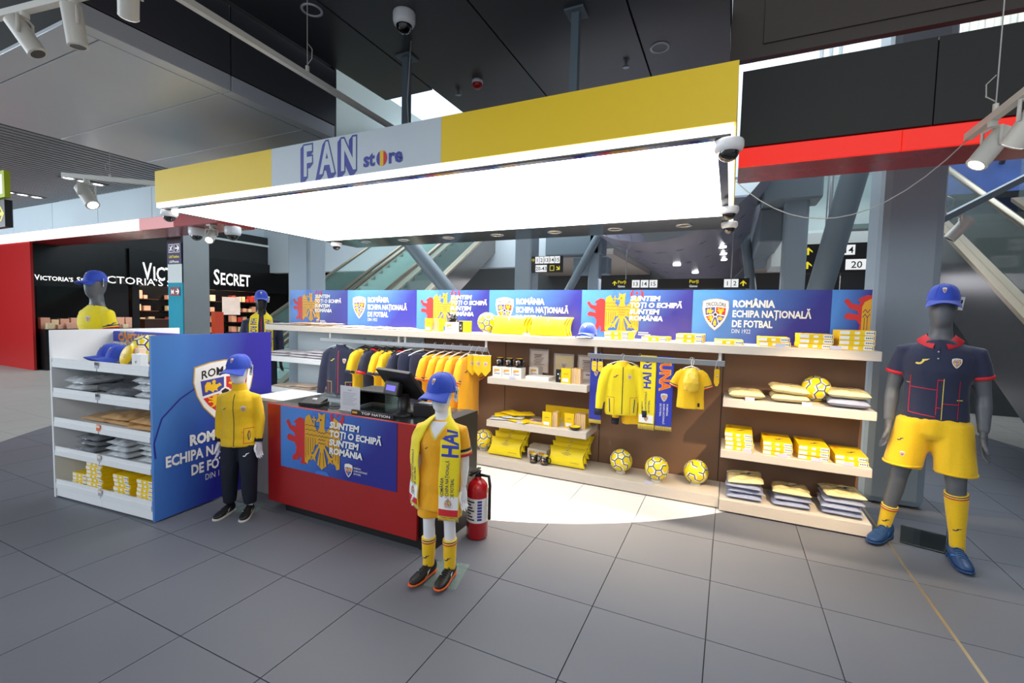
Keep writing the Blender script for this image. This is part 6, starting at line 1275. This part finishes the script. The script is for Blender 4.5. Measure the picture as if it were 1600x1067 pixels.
g = G(); q = G().fit('royal_print', 'HAI ROMÂNIA', 0, -.03, .62, .075, 1, .03); g.put(q, .0, -.30, 1, rot=pi/2); 
for k, (t, w) in enumerate((('ROMÂNIA', .11), ('ECHIPA NAȚIONALĂ', .2), ('DE FOTBAL', .12))): g.put(G().fit('navy_print', t, 0, 0, w, .016, 1, .012), -.03+.03*k, -.53, 1, rot=pi/2)
g.rect('white_print', -.065, -.625, .065, -.55, 1).put(CREST, 0, -.585, .045, dl=1).line('navy_print', [(-.07, -.635), (.07, -.635)], .006)
g.clip(-.072, -.66, .072, 0); hscarf(3.565, 3.12, RZ2, .65, .145, 'lemon_cloth', g, 'yellow scarf reading HAI ROMÂNIA on the short rail')
g = G(); g.put(G().fit('orange_print', 'EUNA', 0, -.04, .31, .085, 2, .03), .0, -.0, 1, rot=-pi/2); g.put(G().fit('yellow_print', 'EUNA', -.004, -.044, .318, .093, 1, .05), .0, 0, 1, rot=-pi/2)
g.put(CREST, 0, -.37, .055)
for k, (t, w) in enumerate((('ROMÂNIA', .11), ('ECHIPA NAȚIONALĂ', .19), ('DE FOTBAL', .12))): g.put(G().fit('white_print', t, 0, 0, w, .015, 1, .01), .025-.03*k, -.43, 1, rot=-pi/2)
g.clip(-.072, -.65, .072, 0)
hscarf(3.72, 3.12, RZ2, .64, .145, 'royal_print', g, 'blue scarf with orange lettering on the short rail')
hscarf(3.065, 3.16, RZ2, .66, .12, 'royal_print', G().put(CREST, 0, -.2, .04), 'blue scarf half hidden behind the left sleeve of the yellow jacket')
KJ = kj = garment('kid', 'yellow_cloth', 3.945, 3.09, RZ2, radians(6), 'small yellow child jersey with a bag on its front, short rail', R2_, cuff=[(0, .012, 'red_trim'), (.012, .008, 'yellow_line'), (.02, .010, 'navy_cloth')], crest_=True)
kj.scale = (.76, .9, .84); bx('size_label', .08, .105, -.045, -.042, -.5, -.46, 'black_print', kj)
fb_ = MB(); fb_.loft([((0, 0, -.07), .03, .02), ((0, -.01, -.12), .06, .035), ((0, -.012, -.2), .075, .045), ((0, -.01, -.26), .07, .03), ((0, -.0, -.275), .04, .02)], 'bag_clear', n=18)
fo = soft(fb_, 'small_bag', .008, 'bag_yellow', None, 2, .005, 16, 3.); fo.location = (3.955, 3.005, RZ2); prop(fo, 'small clear bag of yellow cloth hanging in front of the child jersey', 'bag')
lp = MB().tube([(0, 0, -.07), (-.012, .03, -.02), (-.006, .1, .012), (.006, .1, .012), (.012, .03, -.02), (0, 0, -.07)], .002, 'tag_white', 5).build('loop', fo)
pennant(3.055, 3.095, RZ2, 'mini yellow pennant leftmost on the short rail', 'mini pennants', .10, .05, .0, True); pennant(3.115, 3.095, RZ2, 'mini yellow pennant beside the left sleeve of the yellow jacket', 'mini pennants', .10, .05, 0, True); pennant(4.155, 3.09, RZ2, 'mini yellow pennant at the right end of the short rail', 'mini pennants', .15, .045, .5, True)

# ---- small things on the island unit
p = gpt(-.44, .10); ov = root('oval_box', 'yellow oval tin standing beside the blue caps on the island unit', 'tin', (p[0], p[1], 1.173), GA); MB().lathe([(.001, -.012), (.052, -.012), (.056, -.008), (.056, .008), (.052, .012), (.001, .012)], (0, 0, 0), 'box_yellow', 28, (0, 1, 0)).build('tin', ov)
for ch in ov.children: ch.location = (0, 0, .088); ch.rotation_euler = (-.15, .5, 0); ch.scale = (.95, 1, 1.55)
g = G().fit('navy_print', 'ROMÂNIA', -.03, .0, .05, .009, 1).fit('navy_print', 'DE FOTBAL', -.03, -.014, .06, .008, 1); ch = g.plane('print', (0, -.0125, 0), (1, 0, 0), (0, 0, 1), ov); ch.location = (0, -.012, .088); ch.rotation_euler = (-.15, .3, 0)
p = gpt(-.255, .085); tb = root('keyring_box', 'small white boxed keyring in front of the football on the island unit', 'box', (p[0], p[1], 1.173), GA); bx('body', -.05, .05, -.03, .03, 0, .11, 'white_gloss', tb, .003); g = G().put(CREST_S, 0, .05, .02); g.plane('print', (0, -.0303, 0), (1, 0, 0), (0, 0, 1), tb)
p = gpt(-.35, .14); prop(bx('small_box', p[0]-.05, p[0]+.03, p[1]-.02, p[1]+.03, 1.173, 1.32, 'paper_pink', None, .003), 'cream small box behind the white keyring box on the island unit', 'box')
p = gpt(-1.0, .435); r = root('print_card', 'yellow printed card in a sleeve behind the blue caps on the island unit', 'print', (p[0], p[1], 1.173), GA); bx('card', -.09, .09, -.004, .004, 0, .25, 'box_yellow', r); bx('sleeve', -.1, .1, -.006, -.0045, 0, .27, 'clear_acrylic', r); g = G().put(CREST, 0, .14, .05); g.plane('print', (0, -.0042, 0), (1, 0, 0), (0, 0, 1), r)
p = gpt(-.80, .435); r = root('print_card', 'cream printed card behind the football on the island unit', 'print', (p[0], p[1], 1.173), GA); bx('card', -.09, .09, -.004, .004, 0, .23, 'paper_pink', r); g = G(); [g.rect('brown_wall', -.06, .06+.02*k, .06-.012*(k % 3), .071+.02*k) for k in range(7)]; g.plane('print', (0, -.0045, 0), (1, 0, 0), (0, 0, 1), r)
p = gpt(-.62, .475); r = root('scarf', 'blue scarf with orange letters laid over the back of the island unit', 'scarf', (p[0], p[1], 1.412), GA); bx('cloth', -.58, .5, -.045, .03, .0, .010, 'royal_print', r, .003); MB().box(-.58, .5, -.046, -.036, -.085, .0, 'royal_print').build('front_flap', r)
g = G().fit('orange_print', 'CĂPITANI TRICOLORI', 0, .012, .9, .055, 2, .02).fit('yellow_print', 'CĂPITANI TRICOLORI', -.003, .009, .906, .06, 1, .05); g.plane('print', (-.50, -.0465, -.08), (1, 0, 0), (0, 0, 1), r)

# ================================================================ CEILING FITTINGS
def dome(x, y, z, s, label, drop=.0, group='dome security cameras', rz=0., tall=False, chrome=False):
    r = root('security_camera', label, 'camera', (x, y, z), rz, group)
    h = .075 if tall else .05
    MB().lathe([(.001, 0), (.066*s, 0), (.07*s, -.008*s), (.07*s, -h*s*.7), (.062*s, -h*s), (.05*s, -h*s-.006*s)], (0, 0, 0), 'white_gloss').build('housing', r)
    MB().lathe([(.05*s*cos(t*pi/16), -h*s-.004*s-.048*s*sin(t*pi/16)) for t in range(9)], (0, 0, 0), 'dome_black' if not chrome else 'dome_black').build('dome', r)
    return r
dome(2.01, 1.45, 3.815, 1.15, 'white dome camera on the dark ceiling above the FAN lettering', tall=True)
for x, y, lb in ((4.192, 1.24, 'white dome camera under the front right corner of the canopy'), (4.192, 2.73, 'white dome camera on the right edge of the canopy, middle one'), (4.192, 3.36, 'white dome camera on the right edge of the canopy, rear one'), (-.52, 1.24, 'white dome camera under the front left corner of the canopy'), (-.46, 3.2, 'white dome camera under the rear left corner of the canopy')): dome(x, y, 2.546, 1.0, lb)
dome(-4.95, 4.1, 3.15, 1.9, 'dome camera under the red beam left of the steel column', tall=True); dome(-4.12, 4.25, 3.15, 2.0, 'dome camera under the red beam in front of the steel column', tall=True)
al = root('fire_alarm', 'small red and white fire alarm on the dark ceiling', 'alarm', (2.02, 2.5, 3.815)); MB().lathe([(.001, 0), (.05, 0), (.052, -.025), (.045, -.03)], (0, 0, 0), 'white_gloss').build('base', al); MB().lathe([(.046, -.028), (.044, -.055), (.03, -.07), (.001, -.072)], (0, 0, 0), 'alarm_red').build('beacon', al)
for x, y, lb in ((1.413, 1.16, 'round ceiling speaker left of the dome camera'), (3.63, 2.6, 'round ceiling speaker right of the hanging post')):
    r = root('ceiling_speaker', lb, 'speaker', (x, y, 3.815)); MB().lathe([(.075, -.0), (.075, -.008), (.06, -.008), (.058, -.002)], (0, 0, 0), 'ceil_grey').build('ring', r); MB().lathe([(.058, -.003), (.001, -.003)], (0, 0, 0), 'ceil_dark').build('grille', r)
for x, y, lb in ((3.34, 2.72, 'tiny sprinkler near the right ceiling speaker'), (1.75, 2.6, 'tiny sprinkler above the FAN lettering')):
    r = root('sprinkler', lb, 'sprinkler', (x, y, 3.815)); MB().cyl((0, 0, 0), (0, 0, -.035), .01, 'steel').build('pipe', r); MB().lathe([(.001, -.04), (.028, -.04), (.03, -.036), (.001, -.034)], (0, 0, 0), 'steel').build('deflector', r)
def spot(r, loc, d, s=1., on=True, arm=.13):      # cylinder spotlight hung from loc, pointing along d
    loc = V(loc); d = V(d).normalized(); c = loc+V((0, 0, -arm*s)); sd = d.cross(V((0, 0, 1))); sd = sd.normalized() if sd.length > .05 else V((1, 0, 0))
    h = MB().cyl(c-d*.10*s, c+d*.10*s, .045*s, 'spot_white', n=24).build('spot_head', r)
    MB().lathe([(.046*s, .0), (.040*s, .006*s), (.034*s, .004*s)], c+d*.10*s, 'spot_white', 24, d).build('rim', h)
    MB().lathe([(.0005, .003), (.038*s, .003)], c+d*.1*s, 'lamp_white' if on else 'lamp_off', 24, d).build('lens', h)
    mb = MB().cyl(loc, loc+V((0, 0, -.03*s)), .02*s, 'spot_white')
    for k in (-1, 1): mb.tube([loc+V((0, 0, -.03*s)), loc+sd*k*.054*s+V((0, 0, -.04*s)), c+sd*k*.054*s], .008*s, 'spot_white', 6)
    mb.build('bracket', r)
def track(name, label, a, b, spots, hangers, w=.035, tm='spot_white'):
    a, b = V(a), V(b); r = root(name, label, 'track light', a); d = b-a
    sd = d.cross(V((0, 0, 1))).normalized()*w/2; up_ = V((0, 0, w/2))
    MB().prism([sd+up_, sd-up_, -sd-up_, -sd+up_], d, tm).build('track', r)
    for t, dr, s, on in spots: spot(r, d*t-V((0, 0, w/2)), dr, s, on)
    for t, zt in hangers:
        p = d*t; MB().cyl(p+V((0, 0, w/2)), p+V((0, 0, .06)), .012, 'spot_white', n=10).cyl(p+V((0, 0, .06)), V((p.x, p.y, zt-a.z)), .003, 'cable_grey', n=6).build('hanger_wire', r)
        MB().tube([p+V((0, 0, .07)), p+sd*2.2+V((0, 0, .1)), p+sd*2.4+V((0, 0, .16)), p+sd*.4+V((0, 0, .2))], .003, 'cable_grey', 6).build('cable', r)
    return r
track('track_light', 'long white lighting track running from the top of the picture to the FAN lettering', (1.72, -.6, 3.2), (1.60, 1.85, 3.2), [(.20, (-.55, .25, -.55), .9, True)], [(.62, 3.815)])
track('track_light', 'white lighting track at the top left corner with two unlit spotlights', (.30, -.19, 3.24), (1.45, -.06, 3.20), [(.40, (.45, .35, -.9), .95, False), (.75, (.02, .12, -1), .95, False)], [(.1, 3.815)])
track('track_light', 'white lighting track with one lit spotlight near the slatted ceiling at left', (-3.3, 1.55, 3.25), (-.95, 2.5, 3.05), [(.12, (.75, .05, -.75), 1.6, True), ], [(.24, 3.97)], .05)
track('track_light', 'lighting track with lit spotlights at the right edge before the red strip', (5.38, 2.10, 2.70), (5.38, .4, 2.70), [(.16, (-.48, -.16, -.72), 1.0, True), (.36, (-.25, .5, -.72), 1.0, True)], [(.17, 4.6)])
track('track_light', 'dark tilted lighting track crossing the right escalators beside the grey column', (5.95, 4.3, 2.62), (7.0, 4.9, 3.25), [(.18, (-.5, .1, -.7), 1.1, False)], [(.05, 7.4), (.95, 7.4)], .06, 'tube_grey')
r = root('track_light', 'short spotlight hanging below the left rear canopy edge by the red beam', 'track light', (-4.34, 4.0, 3.13)); spot(r, (0, 0, 0), (.45, -.5, -.5), 1.7, True, .1); bx('mount', -.06, .06, -.06, .06, 0, .02, 'spot_white', r)
def beam_light(loc, to, w, col=(1, .84, .66), size=60):
    l = bpy.data.lights.new('spot_beam', 'SPOT'); l.energy = w; l.color = col; l.spot_size = radians(size); l.spot_blend = .8; l.shadow_soft_size = .04
    o = bpy.data.objects.new('spot_beam', l); COL.objects.link(o); o.location = loc; o.rotation_euler = (V(to)-V(loc)).to_track_quat('-Z', 'Y').to_euler()
beam_light((5.34, 1.56, 2.44), (4.72, 3.12, .42), 430, (1, .74, .46), 42)
# cables
r = root('cable', 'thin white cable sagging from the canopy corner to the right track', 'cable', (4.218, 2.2, 2.61)); n = 14; A = V((0, 0, 0)); B = V((1.162, -.1, .075)); MB().tube([A.lerp(B, i/n)+V((0, 0, -.34*(1-(2*i/n-1)**2))) for i in range(n+1)], .0035, 'cable_grey', 6).build('wire', r)
r = root('cable', 'white power cable hanging from the ceiling to the canopy above FAN', 'cable', (1.86, 1.75, 2.862)); MB().tube([(0, 0, 0), (-.03, 0, .2), (-.05, .0, .5), (-.02, 0, .952)], .006, 'cable_grey', 6).build('wire', r)
r = root('cable', 'black cable loop beside the left end of the canopy', 'cable', (-.60, 1.3, 2.70)); MB().tube([(.037, 0, .09), (-.10, 0, .02), (-.16, 0, -.08), (-.12, 0, -.16), (-.05, 0, -.2)], .006, 'black_plastic', 6).build('wire', r)
bpy.data.scenes.remove(TMP)
